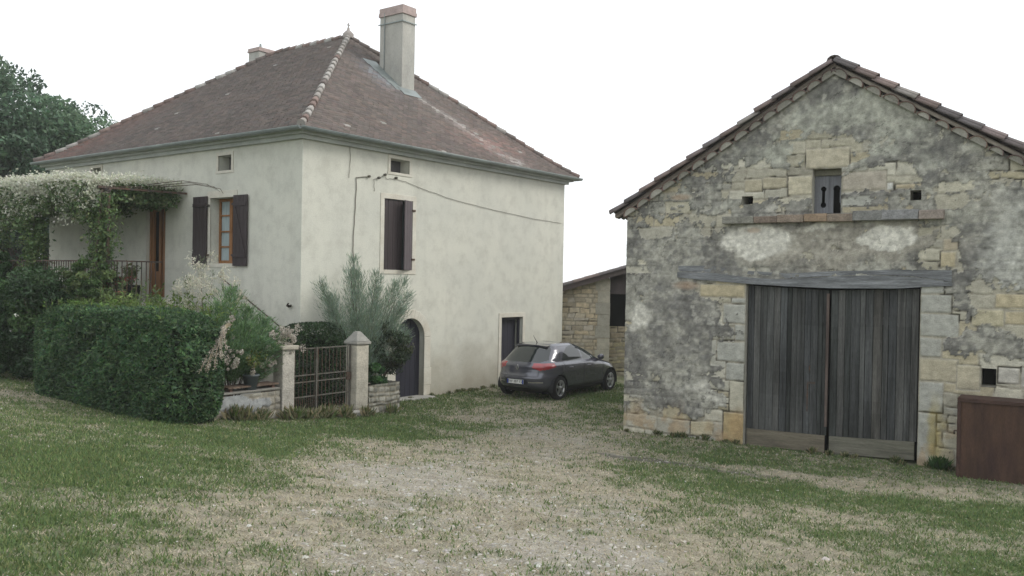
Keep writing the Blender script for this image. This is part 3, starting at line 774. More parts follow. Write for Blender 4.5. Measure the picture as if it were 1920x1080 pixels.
# ================================================================== BARN
barn = thing("stone_barn", "old stone barn with patchy grey render and a big double plank door", "barn", B, TB)
D0, D1, DT = 2.58, 5.70, 3.18
b_holes = [(D0, D1, -1, DT), (3.80, 4.32, 4.50, 5.34), (2.46, 2.68, 4.72, 4.88), (5.49, 5.68, 4.70, 4.87), (6.67, 6.90, 1.48, 1.79)]
CR, GY, BU, TN = (.46, .435, .35), (.385, .385, .345), (.47, .41, .28), (.43, .39, .29)
blk = []
zz = 0.0
for i, (hh_, wl, tone) in enumerate([(.62, .42, (.43, .35, .20)), (.62, .30, CR), (.36, .38, GY), (.42, .58, GY), (.34, .22, GY), (.40, .46, GY), (.34, .30, GY)]):
    blk.append((D0 - wl, D0, zz - (.3 if i == 0 else 0), zz + hh_ - .012, tone)); zz += hh_
blk.append((D0 - .95, D0 - .02, 2.88, 3.14, BU))
zz = 0.0
for i, (hh_, wl, tone) in enumerate([(.95, .30, GY), (.55, .40, GY), (.42, .62, TN), (.36, .36, GY), (.42, .62, GY), (.34, .50, GY), (.34, .38, (.46, .46, .42))]):
    blk.append((D1, D1 + wl, zz - (.3 if i == 0 else 0), zz + hh_ - .012, tone)); zz += hh_
blk += [(3.66, 4.46, 5.345, 5.72, (.47, .43, .33)), (3.34, 3.795, 4.86, 5.22, (.50, .46, .35)), (4.325, 5.10, 4.90, 5.24, (.43, .39, .325)), (2.50, 2.85, 4.95, 5.2, TN), (2.86, 3.33, 5.0, 5.22, TN),
        (5.10, 5.22, 4.88, 5.03, (.55, .55, .52)), (5.25, 5.75, 4.90, 4.99, (.43, .37, .26)), (4.33, 4.9, 4.62, 4.88, GY),
        (7.0, 7.5, 2.55, 2.78, BU), (6.85, 7.6, 2.82, 3.08, BU), (6.5, 7.0, 2.5, 2.8, (.45, .41, .29)), (6.92, 7.25, 1.55, 1.83, (.46, .44, .39)), (7.26, 7.75, 1.5, 1.86, (.42, .40, .36)), (7.25, 7.8, 1.95, 2.3, (.42, .42, .39)), (6.3, 6.66, 1.40, 1.82, TN),
        (6.0, 6.25, 3.5, 3.78, BU), (6.05, 6.28, 3.8, 4.0, (.46, .40, .30))]
def barn_plaster(X_, Z_):
    big = fbm(X_ * .75 + 3, Z_ * .75, 401, 5); med = fbm(X_ * 2.6, Z_ * 2.6, 402, 5); fin = fbm(X_ * 9, Z_ * 9, 403, 4)
    wob = (fbm(X_ * 1.9, Z_ * 1.9, 404, 5) - .5); wob2 = (fbm(X_ * 1.9, Z_ * 1.9, 405, 5) - .5)
    x_ = X_ + wob * .9; z_ = Z_ + wob2 * .7
    f = .28 + (big - .5) * 1.5 + (med - .5) * 1.3 + (fin - .5) * 1.1 + (vnoise(X_ * 21, Z_ * 21, 406) - .5) * .35
    def add(cx_, cz_, rx_, rz_, wgt, soft=.5):
        nonlocal f
        f = f + wgt * blob(x_, z_, cx_, cz_, rx_, rz_, 0, soft)
    add(1.2, 2.0, 1.15, 1.5, .55); add(.3, 2.6, .6, 1.7, .75); add(1.5, 3.9, 1.4, .5, .45); add(.9, .75, 1.2, .5, .5); add(4.2, 6.3, 1.2, .9, .5); add(5.8, 5.7, 1.2, .6, .35); add(4.2, 3.9, 1.9, .38, .7, .25)
    add(7.0, 4.3, .9, .8, .45); add(6.6, 2.15, .45, .5, .4); add(6.3, 3.1, .35, .4, .3); add(2.2, 5.5, .5, .35, .2)
    add(1.3, 1.0, 1.5, .26, -.9); add(1.2, .1, 1.8, .55, -1.3); add(1.0, 4.3, 1.1, .35, -.6); add(3.3, 5.05, 1.1, .30, -1.2, .3); add(4.9, 5.02, .8, .24, -1.2, .3)
    add(4.1, 5.58, .65, .3, -1.4, .3); add(7.2, 2.75, .8, .4, -1.2); add(6.9, 1.6, 1.0, .5, -1.1); add(6.15, 3.7, .25, .4, -1.3); add(7.1, 5.0, .5, .25, -.8)
    add(6.2, .5, .5, .8, -.5); add(.25, 3.2, .3, .5, -.7); add(1.9, 3.05, .7, .2, -.9); add(2.2, 1.9, .5, .25, -.3); add(3.6, 6.0, .35, .25, -.6); add(5.3, 5.35, .35, .2, -.4)
    for (x0, x1, z0, z1, t_) in blk[:15]:                      # the cut stones of the jambs stay bare
        f = f - 1.1 * sstep(.14, -.02, np.maximum(np.maximum(x0 - X_, X_ - x1), np.maximum(z0 - Z_, Z_ - z1)) + wob * .25)
    dark = fbm(X_ * .9 + 9, Z_ * .9, 410, 8)
    c = lerp3((.225, .22, .198), (.335, .328, .284), sstep(.42, .58, dark))
    c = lerp3(c, (.15, .146, .136), sstep(.46, .60, fbm(X_ * 1.5, Z_ * 1.5 + 4, 411, 8)) * .75)
    c = lerp3(c, (.37, .36, .31), sstep(.56, .68, fbm(X_ * 5, Z_ * 8, 412, 5)) * .7)
    c = lerp3(c, (.12, .12, .12), sstep(.56, .70, fbm(X_ * 9, Z_ * 9, 413, 4)) * .45)
    up = sstep(3.6, 6.2, Z_)
    c = lerp3(c, (.40, .405, .345), np.clip(up * sstep(.38, .66, fbm(X_ * 1.6, Z_ * 1.6, 415, 5)), 0, .75))
    c = lerp3(c, (.34, .32, .27), blob(x_, z_, 4.3, 3.9, 2.0, .42, 0, .3) * .9)
    c = lerp3(c, (.44, .44, .40), blob(x_, z_, 7.1, 3.7, .4, 1.0, 0, .5) * .8)
    wob = wob + (fin - .5) * .45; wob2 = wob2 + (fin - .5) * .45
    wh = np.maximum.reduce([blob(X_ + wob * .35, Z_ + wob2 * .2, 5.12, 4.0, .44, .23, 0, .12), blob(X_ + wob * .4, Z_ + wob2 * .25, 2.8, 3.98, .68, .30, 0, .15) * .9, blob(X_ + wob * .4, Z_ + wob2 * .3, 4.0, 4.22, .25, .08, 0, .3),
                            blob(x_, z_, .22, 2.4, .25, .3, 0, .3) * .7, blob(x_, z_, 1.9, .95, .5, .18, 0, .5) * .5])
    f = f + wh * 1.4
    c = lerp3(c, (.60, .585, .52), np.clip(wh * 1.25, 0, 1)); fin = fin * (1 - .6 * wh) + .5 * .6 * wh
    grit = fbm(X_ * 16, Z_ * 16, 416, 3); rg = np.abs(fbm(X_ * 1.7, Z_ * 2.2, 441, 6) - .5); c = c * (1 - .5 * sstep(.008, .002, rg) * sstep(.45, .6, fbm(X_ * .8, Z_ * .8, 442)))[..., None]; c = c * ((.70 + .62 * fin) * (.62 + .76 * grit))[..., None]
    # small specks where the coat has blown
    sp_ = sstep(.70, .80, fbm(X_ * 6, Z_ * 6, 420, 4)); c = lerp3(c, (.44, .43, .38), sp_ * .7)
    return f + .02, c
roofline = np.interp(np.linspace(0, 1, 201), [0, .5, 1], [BEAVE, BAPEX, BEAVE]) + .02
V, F, C_ = masonry(BWID, roofline, .02, 301, barn_plaster, b_holes, blk, rows=(.14, .32), lens=(.25, .85), mortar=(.375, .35, .285),
                   tones=[(.41, .385, .30), (.455, .43, .345), (.37, .35, .285), (.43, .385, .275), (.385, .375, .325), (.47, .45, .375)])
Xb, Zb = V[:, 0], V[:, 2]
lich = sstep(.9, .1, Zb + (fbm(Xb * 2, Zb * 2, 430) - .5) * 1.0) * sstep(.46, .64, fbm(Xb * 3.2, Zb * 3.2, 431, 5))
C_ = lerp3(C_, (.41, .28, .15), np.clip(lich * .6, 0, .6))
l2 = blob(Xb, Zb, 2.45, .32, .18, .3, 0, .6) * .75; C_ = lerp3(C_, (.42, .28, .14), l2 * .75)
l4 = blob(Xb + (fbm(Xb * 4, Zb * 4, 433) - .5) * .3, Zb, 6.0, .6, .12, .5, 0, .7) * .55; C_ = lerp3(C_, (.42, .33, .08), l4)
l3 = blob(Xb + (fbm(Xb * 4, Zb * 4, 432) - .5) * .3, Zb, 2.7, 4.2, .15, .05, 0, .4) + blob(Xb, Zb, 1.35, 3.1, .25, .08, 0, .5) + blob(Xb, Zb, 1.2, 4.9, .2, .06, 0, .5); C_ = lerp3(C_, (.42, .31, .22), np.clip(l3, 0, 1) * .6)
mesh_np("front_wall", V, F, STONE, barn, vc=C_, smooth=True)
# reveals of the openings and the other three walls
b = MB()
RC = (.33, .31, .26)
for i, (x0, x1, z0, z1) in enumerate(b_holes):
    z0 = max(z0, -.3); dp = .42 if i == 0 else .45
    for p, q in (((x0, z0), (x0, z1)), ((x0, z1), (x1, z1)), ((x1, z1), (x1, z0)), ((x1, z0), (x0, z0))):
        b.poly([(p[0], -.012, p[1]), (q[0], -.012, q[1]), (q[0], dp, q[1]), (p[0], dp, p[1])], (.40, .385, .33))
b.build("reveal", STONE, barn)
b = MB()
for (i, hl) in enumerate(b_holes[2:]):
    x0, x1, z0, z1 = hl; b.poly([(x0 - .03, .40, z0 - .03), (x1 + .03, .40, z0 - .03), (x1 + .03, .40, z1 + .03), (x0 - .03, .40, z1 + .03)])
b.poly([(D0 - .1, .41, -.3), (D1 + .1, .41, -.3), (D1 + .1, .41, DT + .1), (D0 - .1, .41, DT + .1)]); b.poly([(3.7, .44, 4.4), (4.4, .44, 4.4), (4.4, .44, 5.4), (3.7, .44, 5.4)])
b.build("dark_inside", DARK, barn)
b = MB(); b.poly([(0, 0, -.3), (0, BDEPTH, -.3), (0, BDEPTH, BEAVE), (0, 0, BEAVE)], RC); b.poly([(BWID, 0, -.3), (BWID, BDEPTH, -.3), (BWID, BDEPTH, BEAVE), (BWID, 0, BEAVE)], RC)
b.poly([(0, BDEPTH, -.3), (BWID, BDEPTH, -.3), (BWID, BDEPTH, BEAVE), (BWID / 2, BDEPTH, BAPEX), (0, BDEPTH, BEAVE)], RC); b.build("side_walls", STONE, barn)
# lintel beam: two long bowed timbers
def bowed(x0, x1, zf0, zf1, y0, y1, n=26, seed=1):
    b = MB(); pr = None
    for i in range(n + 1):
        x_ = x0 + (x1 - x0) * i / n
        a, c = zf0(x_), zf1(x_); jy = (vnoise(x_ * 2.5, seed * 3.1, seed) - .5) * .03
        cur = [(x_, y0 + jy, a), (x_, y1, a), (x_, y1, c), (x_, y0 + jy * .6, c)]
        if pr:
            for k in range(4): b.poly([pr[k], cur[k], cur[(k + 1) % 4], pr[(k + 1) % 4]])
        else: b.poly(cur[::-1])
        pr = cur
    b.poly(pr); return b
nzf = lambda x_, s: float(vnoise(x_ * 1.7, .5, s) - .5)
mid = lambda x_: np.interp(x_, [1.16, 1.9, 2.7, 3.3, 4.2, 4.9, 5.6, 6.2], [3.38, 3.37, 3.28, 3.26, 3.33, 3.36, 3.34, 3.25])
topz = lambda x_: np.interp(x_, [1.16, 1.9, 2.7, 3.3, 4.2, 5.2, 6.2], [3.50, 3.50, 3.40, 3.37, 3.42, 3.45, 3.46])
botz = lambda x_: np.interp(x_, [1.16, 2.58, 3.4, 4.2, 5.2, 6.2], [3.26, 3.16, 3.12, 3.10, 3.13, 3.18])
lb = bowed(1.16, 6.2, lambda x_: float(botz(x_)) + nzf(x_, 5) * .03, lambda x_: float(mid(x_)) - .008, -.06, .4, 30, 3).build("lintel_beam", BEAM, barn)
bowed(1.17, 6.19, lambda x_: float(mid(x_)) + .004, lambda x_: float(topz(x_)) + nzf(x_, 6) * .03, -.035, .2, 30, 4).build("upper_beam", BEAM, lb)
# stone ledge below the dove window
b = MB(); x_ = 2.12; i = 0
for wdt, tone in ((.62, (.22, .215, .185)), (.45, (.20, .16, .13)), (.5, (.235, .19, .15)), (.42, (.27, .20, .14)), (.45, (.24, .195, .155)), (.5, (.21, .21, .20)), (.60, (.235, .235, .235)), (.40, (.27, .23, .2))):
    b.box(x_, x_ + wdt - .004, -.16 - random.uniform(0, .03), .05, 4.335 + random.uniform(-.008, .008) + .012 * (i > 5), 4.475 + random.uniform(-.015, .012) + .035 * (i > 4), tone, .006); x_ += wdt; i += 1
b.build("ledge", LEDGE, barn, bevel=.012)
# dove-hole shutter in the loft window: a board with two keyhole cut-outs, under a plank
SHW = mat("grey_board", (.17, .175, .19), .9, .25, 3, .2, bump=.5, bscale=25, stretch=(8, 8, .5))
xs2 = np.linspace(3.80, 4.32, 66); zs2 = np.linspace(4.50, 5.22, 92)
X2, Z2 = np.meshgrid(xs2, zs2); xc = (X2[:-1, :-1] + .004); zc = (Z2[:-1, :-1] + .004)
def keyhole(cx_, r, x, z, wide):
    top = np.hypot(x - cx_, z - 4.97) < r
    neck = (np.abs(x - cx_ + .0) < r * (.52 if not wide else .85)) & (z > 4.62) & (z < 4.97)
    bot = (np.hypot((x - cx_ - (.01 if wide else 0)), (z - 4.67)) < r * 1.05) | (wide & (np.abs(x - cx_ - .02) < r * 1.25) & (z < 4.66))
    return top | neck | bot
cut = keyhole(3.965, .05, xc, zc, False) | keyhole(4.20, .062, xc, zc, True)
id_ = np.arange(X2.size).reshape(X2.shape); F2 = np.stack([id_[:-1, :-1], id_[:-1, 1:], id_[1:, 1:], id_[1:, :-1]], -1)[~cut]
bs = mesh_np("dove_shutter", np.stack([X2, np.full_like(X2, .17) + np.where(X2 > 4.07, .012, 0), Z2], -1).reshape(-1, 3), F2, SHW, barn)
sm_ = bs.modifiers.new("solid", 'SOLIDIFY'); sm_.thickness = .025; sm_.offset = -1
b = MB(); b.box(3.80, 4.32, .13, .2, 5.22, 5.34); b.build("window_head", mat("mossy_board", (.15, .145, .11), .95, .3, bump=.4), barn, bevel=.006)
# door leaves: planks hung a little unevenly, each with a nailed-on foot board
def barn_leaf(x0, x1, zb0, zb1, zt0, zt1, n, seed, flip):
    rr = random.Random(seed); b = MB(); xx = x0; ws = [rr.uniform(.7, 1.3) for _ in range(n)]; sw = sum(ws)
    for i, q in enumerate(ws):
        wd_ = q / sw * (x1 - x0); t0 = (xx - x0) / (x1 - x0); t1 = (xx + wd_ - x0) / (x1 - x0)
        l0 = zb0 + (zb1 - zb0) * t0 + .33; l1 = zb0 + (zb1 - zb0) * t1 + .33
        y_ = .10 + rr.uniform(-.008, .008); g_ = rr.uniform(.003, .007)
        tone = rr.choice([(.088, .090, .088), (.104, .104, .100), (.075, .078, .078), (.122, .118, .108), (.084, .088, .090), (.060, .064, .062)])
        k = rr.uniform(.8, 1.12); tone = tuple(c * k for c in tone)
        tt0 = zt0 + (zt1 - zt0) * t0; tt1 = zt0 + (zt1 - zt0) * t1
        NS = 12
        for sg in range(NS):
            f0, f1 = sg / NS, (sg + 1) / NS
            za0, za1, zb0_, zb1_ = l0 + (tt0 - l0) * f0, l0 + (tt0 - l0) * f1, l1 + (tt1 - l1) * f0, l1 + (tt1 - l1) * f1
            wv = .48 + .72 * float(fbm(xx * 1.6 + seed, za0 * .8, 881, 4)) + .25 * (float(vnoise(xx * 9, za0 * 1.5, 882)) - .5)
            tn = tuple(c * wv for c in tone)
            for (pa, pb, pc_, pd) in (((xx + g_, y_, za0), (xx + wd_ - g_, y_, zb0_), (xx + wd_ - g_, y_, zb1_), (xx + g_, y_, za1)),
                                      ((xx + g_, y_ + .03, za0), (xx + g_, y_, za0), (xx + g_, y_, za1), (xx + g_, y_ + .03, za1)),
                                      ((xx + wd_ - g_, y_, zb0_), (xx + wd_ - g_, y_ + .03, zb0_), (xx + wd_ - g_, y_ + .03, zb1_), (xx + wd_ - g_, y_, zb1_))):
                b.poly([pa, pb, pc_, pd], tn)
        xx += wd_
    lf = b.build("door_leaf", OLDWOOD, barn)
    b = MB()
    b.hexa([(x0 + .01, .085, zb0), (x1 - .03, .085, zb1), (x1 - .03, .128, zb1), (x0 + .01, .128, zb0), (x0 + .01, .085, zb0 + .325), (x1 - .03, .085, zb1 + .325), (x1 - .03, .128, zb1 + .325), (x0 + .01, .128, zb0 + .325)], (.165, .145, .11) if not flip else (.15, .145, .115))
    b.build("foot_board", mat("old_foot_board", attr=True, rough=.95, var=.35, scale=3, fine=.2, bump=.8, bscale=22, stretch=(.5, 6, 6)), lf, bevel=.006)
    for zz_ in (.75, 2.45):
        b = MB(); b.box(x0 + .03, x1 - .03, .135, .175, zz_, zz_ + .14, (.1, .1, .1)); b.build("ledger_board", OLDWOOD, lf)
    return lf
l1_ = barn_leaf(D0 + .02, 4.125, -.02, .0, 3.12, 3.06, 13, 5, False); tag(l1_, "left leaf with a split foot board")
l2_ = barn_leaf(4.165, D1 - .03, .0, .06, 3.06, 3.12, 12, 9, True)
b = MB(); b.box(4.09, 4.135, .06, .098, .5, 3.0, (.11, .085, .075)); b.build("cover_strip", OLDWOOD, l1_)
b = MB(); b.tube([(3.80, .10, 1.62), (3.80, .06, 1.62), (3.80, .06, 1.48)], .012, 6); b.box(3.76, 3.9, .085, .098, 1.28, 1.32); b.box(3.75, 3.775, .088, .099, .75, 1.3); b.build("latch", IRON, l1_)
# roof: canal tiles in rows down each slope, scalloped verge bedded in mortar
TR = .105
def canal(mb_, P0, d, nrm, side, L_, r0, r1, c, n=6, down=False, th=None):
    "a half-round tile from P0 along d"
    rows_ = []
    for k, r_ in ((0, r0), (L_, r1)):
        row = []
        for i in range(n + 1):
            a_ = PI * i / n
            row.append(P0 + d * k + side * (-math.cos(a_) * r_) + nrm * (math.sin(a_) * r_ * (.8 if not down else -.8)))
        rows_.append(row)
    for i in range(n): mb_.poly([rows_[0][i], rows_[0][i + 1], rows_[1][i + 1], rows_[1][i]], c, True)
tcols = [(.185, .150, .145), (.165, .142, .140), (.205, .160, .148), (.145, .13, .13), (.235, .215, .20), (.18, .142, .13)]
b = MB(); SL = math.atan2(BAPEX - BEAVE, BWID / 2)
for sgn in (-1, 1):
    apex = Vector((BWID / 2, 0, BAPEX + .16))
    d = Vector((sgn * math.cos(SL), 0, -math.sin(SL))); nrm = Vector((sgn * math.sin(SL), 0, math.cos(SL))); side = Vector((0, 1, 0))
    slope = (BWID / 2 + .25) / math.cos(SL); nt_ = 13; tl = slope / nt_
    for r_ in range(44):
        yv = -.07 + r_ * .215 + (random.uniform(-.01, .01))
        for k in range(nt_):
            lift = .015
            P0 = apex + d * (k * tl) + side * yv + nrm * (.0 + lift * .5); dd = (d + nrm * (lift / tl) * 1.0).normalized()
            c = random.choice(tcols); q = random.uniform(.8, 1.2); c = tuple(e * q for e in c)
            vg = 1.42 if r_ == 0 else 1.0
            canal(b, P0 + nrm * (random.uniform(-.006, .006) if r_ else random.uniform(-.02, .012)) - side * (.035 if r_ == 0 else 0), dd, nrm, side, tl * 1.10, TR * random.uniform(.80, .88) * vg, TR * random.uniform(1.0, 1.1) * vg, c)
            if r_ < 43: canal(b, P0 + side * .1075 - nrm * .025, d, nrm, side, tl * 1.05, TR * .95, TR * .8, tuple(e * .8 for e in c), 5, True)
    # solid deck under the tiles
    e0 = apex - nrm * .06; e1 = apex + d * slope - nrm * .06
    b.hexa([e0 + side * -.10, e1 + side * -.10, e1 + side * (BDEPTH + .1), e0 + side * (BDEPTH + .1), e0 + side * -.10 + nrm * .045, e1 + side * -.10 + nrm * .045, e1 + side * (BDEPTH + .1) + nrm * .045, e0 + side * (BDEPTH + .1) + nrm * .045], (.20, .17, .15))
for k in range(24):
    canal(b, Vector((BWID / 2, -.12 + k * .41, BAPEX + .20)), Vector((0, 1, 0)), Vector((0, 0, 1)), Vector((1, 0, 0)), .44, .135, .115, random.choice(tcols))
broof = b.build("roof", TILE, barn)
s_ = broof.modifiers.new("solid", 'SOLIDIFY'); s_.thickness = .014
b = MB(); mo = MB()
for sgn in (-1, 1):
    apex = Vector((BWID / 2, 0, BAPEX)); d = Vector((sgn * math.cos(SL), 0, -math.sin(SL))); nrm = Vector((sgn * math.sin(SL), 0, math.cos(SL)))
    L_ = (BWID / 2 + .2) / math.cos(SL); k = .12
    while k < L_:
        r_ = .15 * random.uniform(.78, 1.1)
        P0 = apex + d * k + Vector((0, -.115 - random.uniform(0, .02), 0)) - nrm * .035
        canal(b, P0, Vector((0, 1, 0)), nrm, d, .3, r_, r_ * .95, random.choice([(.23, .16, .14), (.19, .14, .13), (.27, .19, .16)]), 8)
        pts = [P0 + Vector((0, .02, 0)) + d * (-math.cos(PI * i / 8) * r_ * .97) + nrm * (math.sin(PI * i / 8) * r_ * .77) for i in range(9)]
        mo.poly(pts, random.choice([(.33, .32, .28), (.28, .27, .235), (.40, .385, .34)]))
        k += random.uniform(.30, .37)
    e0 = apex + nrm * .055; e1 = apex + d * L_ + nrm * .055
    for (p, q) in ((e0, e1),):
        mo.hexa([p + Vector((0, -.105, 0)), q + Vector((0, -.105, 0)), q + Vector((0, .1, 0)), p + Vector((0, .1, 0)), p + Vector((0, -.105, 0)) + nrm * .05, q + Vector((0, -.105, 0)) + nrm * .05, q + Vector((0, .1, 0)) + nrm * .05, p + Vector((0, .1, 0)) + nrm * .05], (.34, .30, .26))
vt = b.build("verge_tiles", TILE, broof); s_ = vt.modifiers.new("solid", 'SOLIDIFY'); s_.thickness = .016
mo.build("verge_mortar", STONE, broof)

# rusty tank leaning at the barn's right
tank = thing("rusty_tank", "rust-brown sheet metal tank standing against the barn wall", "metal tank", B + Vector((math.cos(TB) * 6.4, math.sin(TB) * 6.4, 0)), TB)
b = MB(); b.box(0, 1.95, -.62, -.08, -.05, 1.30); b.build("sheet_body", RUST, tank, bevel=.012)
b = MB(); b.box(-.02, 1.97, -.645, -.621, 1.26, 1.325); b.box(-.02, .035, -.64, -.621, 0, 1.26); b.box(-.02, 1.97, -.618, -.06, 1.301, 1.322); b.build("folded_rim", mat("dark_rust", (.058, .032, .025), .85, .3, 5, .2, bump=.4), tank, bevel=.006)
b = MB(); b.tube([(-.02, -.3, .72), (-.09, -.3, .72), (-.09, -.3, .66)], .014, 6); b.build("hook", IRON, tank)

# ================================================================== SHED BEHIND THE CAR
SH = Vector((1.45, 28.75, 0)); SHR = -.06
shed = thing("stone_shed", "low lean-to shed of tan rubble stone behind the parked car", "shed", SH, SHR)
V, F, C_ = masonry(1.78, np.linspace(2.75, 3.28, 11), .03, 611, no_plaster, rows=(.09, .19), lens=(.18, .5), tones=[(.52, .45, .33), (.56, .49, .37), (.45, .39, .29), (.54, .45, .31), (.50, .45, .37)])
mesh_np("wall", V, F, STONE, shed, vc=C_, smooth=True)
b = MB()
for i in range(9):
    z0 = -.3 + i * .39; b.box(1.32 + (i % 2) * .07, 1.80, -.05, .4, z0, z0 + .384, random.choice([(.42, .40, .33), (.38, .36, .30), (.46, .43, .35)]), .008)
b.build("corner_stones", STONE, shed, bevel=.012)
V, F, C_ = masonry(3.6, 1.65, .03, 612, no_plaster, rows=(.1, .2), lens=(.18, .5), tones=[(.36, .32, .2), (.40, .34, .24), (.33, .30, .22)])
V[:, 0] += 1.8; V[:, 1] += .6
mesh_np("low_wall", V, F, STONE, shed, vc=C_, smooth=True)
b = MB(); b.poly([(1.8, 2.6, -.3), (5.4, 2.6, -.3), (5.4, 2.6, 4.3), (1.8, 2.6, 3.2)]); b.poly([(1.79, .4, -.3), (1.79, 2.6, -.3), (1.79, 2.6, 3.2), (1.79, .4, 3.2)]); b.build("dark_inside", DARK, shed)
b = MB(); b.hexa([(1.79, .05, 2.72), (5.4, .05, 2.72), (5.4, .3, 2.72), (1.79, .3, 2.72), (1.79, .05, 3.34), (5.4, .05, 4.43), (5.4, .3, 4.43), (1.79, .3, 3.34)]); b.build("lintel", mat("dark_lintel", (.075, .06, .06), .9, .3, bump=.4), shed, bevel=.01)
b = MB()
for r_ in range(14):
    yv = -.35 + r_ * .24
    for k in range(14):
        x0_ = -.25 + k * .42; z_ = lambda xx: 2.86 + xx * .305
        canal(b, Vector((x0_ + .46, yv, z_(x0_ + .46) + .03)), Vector((-.956, 0, -.292)), Vector((-.292, 0, .956)), Vector((0, 1, 0)), .48, .10, .115, random.choice(tcols))
z_ = lambda xx: 2.72 + xx * .305
b.hexa([(-.3, -.38, z_(-.3)), (5.5, -.38, z_(5.5)), (5.5, 2.9, z_(5.5)), (-.3, 2.9, z_(-.3)), (-.3, -.38, z_(-.3) + .17), (5.5, -.38, z_(5.5) + .17), (5.5, 2.9, z_(5.5) + .17), (-.3, 2.9, z_(-.3) + .17)], (.11, .09, .085))
b.build("roof", TILE, shed)

# ================================================================== CAR
def interp(z, tab):
    t = np.array(tab); xx, yy = t[:, 0], t[:, 1]
    mm = np.gradient(yy, xx)
    k = np.clip(np.searchsorted(xx, z) - 1, 0, len(xx) - 2); h_ = xx[k + 1] - xx[k]; s_ = np.clip((z - xx[k]) / h_, 0, 1)
    return (2 * s_**3 - 3 * s_**2 + 1) * yy[k] + (s_**3 - 2 * s_**2 + s_) * h_ * mm[k] + (-2 * s_**3 + 3 * s_**2) * yy[k + 1] + (s_**3 - s_**2) * h_ * mm[k + 1]
XR = [(.18, .42), (.26, .20), (.36, .06), (.50, 0), (.62, .0), (.68, .05), (.80, .085), (.92, .11), (.98, .17), (1.1, .31), (1.25, .49), (1.36, .63), (1.42, .74), (1.455, .95), (1.475, 1.35)]
XF = [(.18, 3.95), (.26, 4.18), (.36, 4.28), (.50, 4.30), (.62, 4.24), (.72, 4.08), (.80, 3.88), (.90, 3.46), (.97, 3.22), (1.1, 2.95), (1.25, 2.62), (1.36, 2.32), (1.42, 2.12), (1.455, 1.9), (1.475, 1.5)]
WW = [(.18, .72), (.26, .83), (.36, .875), (.50, .885), (.62, .895), (.75, .905), (.86, .90), (.93, .875), (.97, .835), (1.1, .775), (1.25, .70), (1.36, .625), (1.42, .56), (1.455, .44), (1.475, .12)]
NZ, NT = 90, 170
zv = np.concatenate([np.linspace(.18, 1.42, 74), np.linspace(1.424, 1.475, 16)])
tv = np.linspace(-1, 1, NT); Xp = np.sign(tv) * (1 - (1 - np.abs(tv)) ** 1.7)
def car_surf(X_, z, sgn):
    n_ = np.interp(z, [.2, .9, 1.0, 1.45], [7, 7, 5.5, 4]); xr, xf, W_ = interp(z, XR), interp(z, XF), interp(z, WW)
    y_ = W_ * np.maximum(1 - np.abs(X_) ** n_, 0) ** (1 / 2.3)
    return (xr + xf) / 2 + (xf - xr) / 2 * X_, sgn * y_, z
ring_X = np.concatenate([Xp, Xp[::-1][1:-1]]); ring_s = np.concatenate([-np.ones(NT), np.ones(NT - 2)])   # -1 = the car's right side
NR = len(ring_X)
gx = np.tile(ring_X, (len(zv), 1)); gs = np.tile(ring_s, (len(zv), 1)); gzv = np.tile(zv[:, None], (1, NR))
cx_, cy_, cz_ = car_surf(gx, gzv, gs)
Vc = np.stack([cx_, cy_, cz_], -1)
idc = np.arange(len(zv) * NR).reshape(len(zv), NR)
Fc = np.stack([idc[:-1], np.roll(idc, -1, 1)[:-1], np.roll(idc, -1, 1)[1:], idc[1:]], -1).reshape(-1, 4)
Vf = Vc.reshape(-1, 3); cen = Vf[Fc].mean(1); X1, Y1, Z1 = cen[:, 0], np.abs(cen[:, 1]), cen[:, 2]
e1_ = Vf[Fc[:, 1]] - Vf[Fc[:, 0]]; e2_ = Vf[Fc[:, 3]] - Vf[Fc[:, 0]]; nrm_ = np.cross(e1_, e2_); nrm_ /= np.linalg.norm(nrm_, axis=1)[:, None] + 1e-9
def inpoly(px, pz, poly):
    r_ = np.zeros(len(px), bool); j = len(poly) - 1
    for i in range(len(poly)):
        xi, zi = poly[i]; xj, zj_ = poly[j]
        r_ ^= ((zi > pz) != (zj_ > pz)) & (px < (xj - xi) * (pz - zi) / (zj_ - zi + 1e-12) + xi); j = i
    return r_
AX_R, AX_F, WR = .80, 3.44, .315
arch = (np.minimum(np.hypot(X1 - AX_R, Z1 - WR), np.hypot(X1 - AX_F, Z1 - WR)) < .365) & (Y1 > .55)
sidev = np.abs(nrm_[:, 1]) > .45
rear_glass = inpoly(Y1, Z1, [(-.1, .985), (.56, 1.0), (.68, 1.05), (.56, 1.33), (.48, 1.40), (-.1, 1.41)]) & (X1 < .9)
side_rear = sidev & inpoly(X1, Z1, [(.98, 1.04), (1.16, 1.22), (1.42, 1.345), (1.70, 1.40), (1.93, 1.41), (1.97, 1.0), (1.2, 1.0)])
side_front = sidev & inpoly(X1, Z1, [(2.02, 1.0), (1.99, 1.41), (2.16, 1.40), (2.45, 1.25), (2.90, .985)])
wind = (nrm_[:, 0] > .2) & (Z1 > 1.0) & (Z1 < 1.40) & (X1 > 2.2) & ~side_front & (Y1 < .70 - (Z1 - 1.0) * .35)
lamp = inpoly(np.where(X1 < .75, X1 - Y1 * 1.0, 9), Z1, [(-.92, .80), (-.92, .80), (-.50, .86), (-.42, .90), (-.45, .965), (-.22, .985), (-.02, .98), (-.05, .90), (-.30, .83)]) if False else (X1 < .62) & (Y1 > .42) & (Z1 > .79 + np.clip((.62 - Y1) * .35, 0, .1) + np.clip((X1 - .2) * .22, 0, .12)) & (Z1 < .975) 
lower = (Z1 < .33) & ~arch
tag_ = np.zeros(len(Fc), int)
tag_[rear_glass] = 1; tag_[side_rear] = 2; tag_[side_front] = 3; tag_[wind] = 4; tag_[lamp & (cen[:, 1] < 0)] = 5; tag_[lamp & (cen[:, 1] > 0)] = 6; tag_[lower] = 7; tag_[arch] = 9
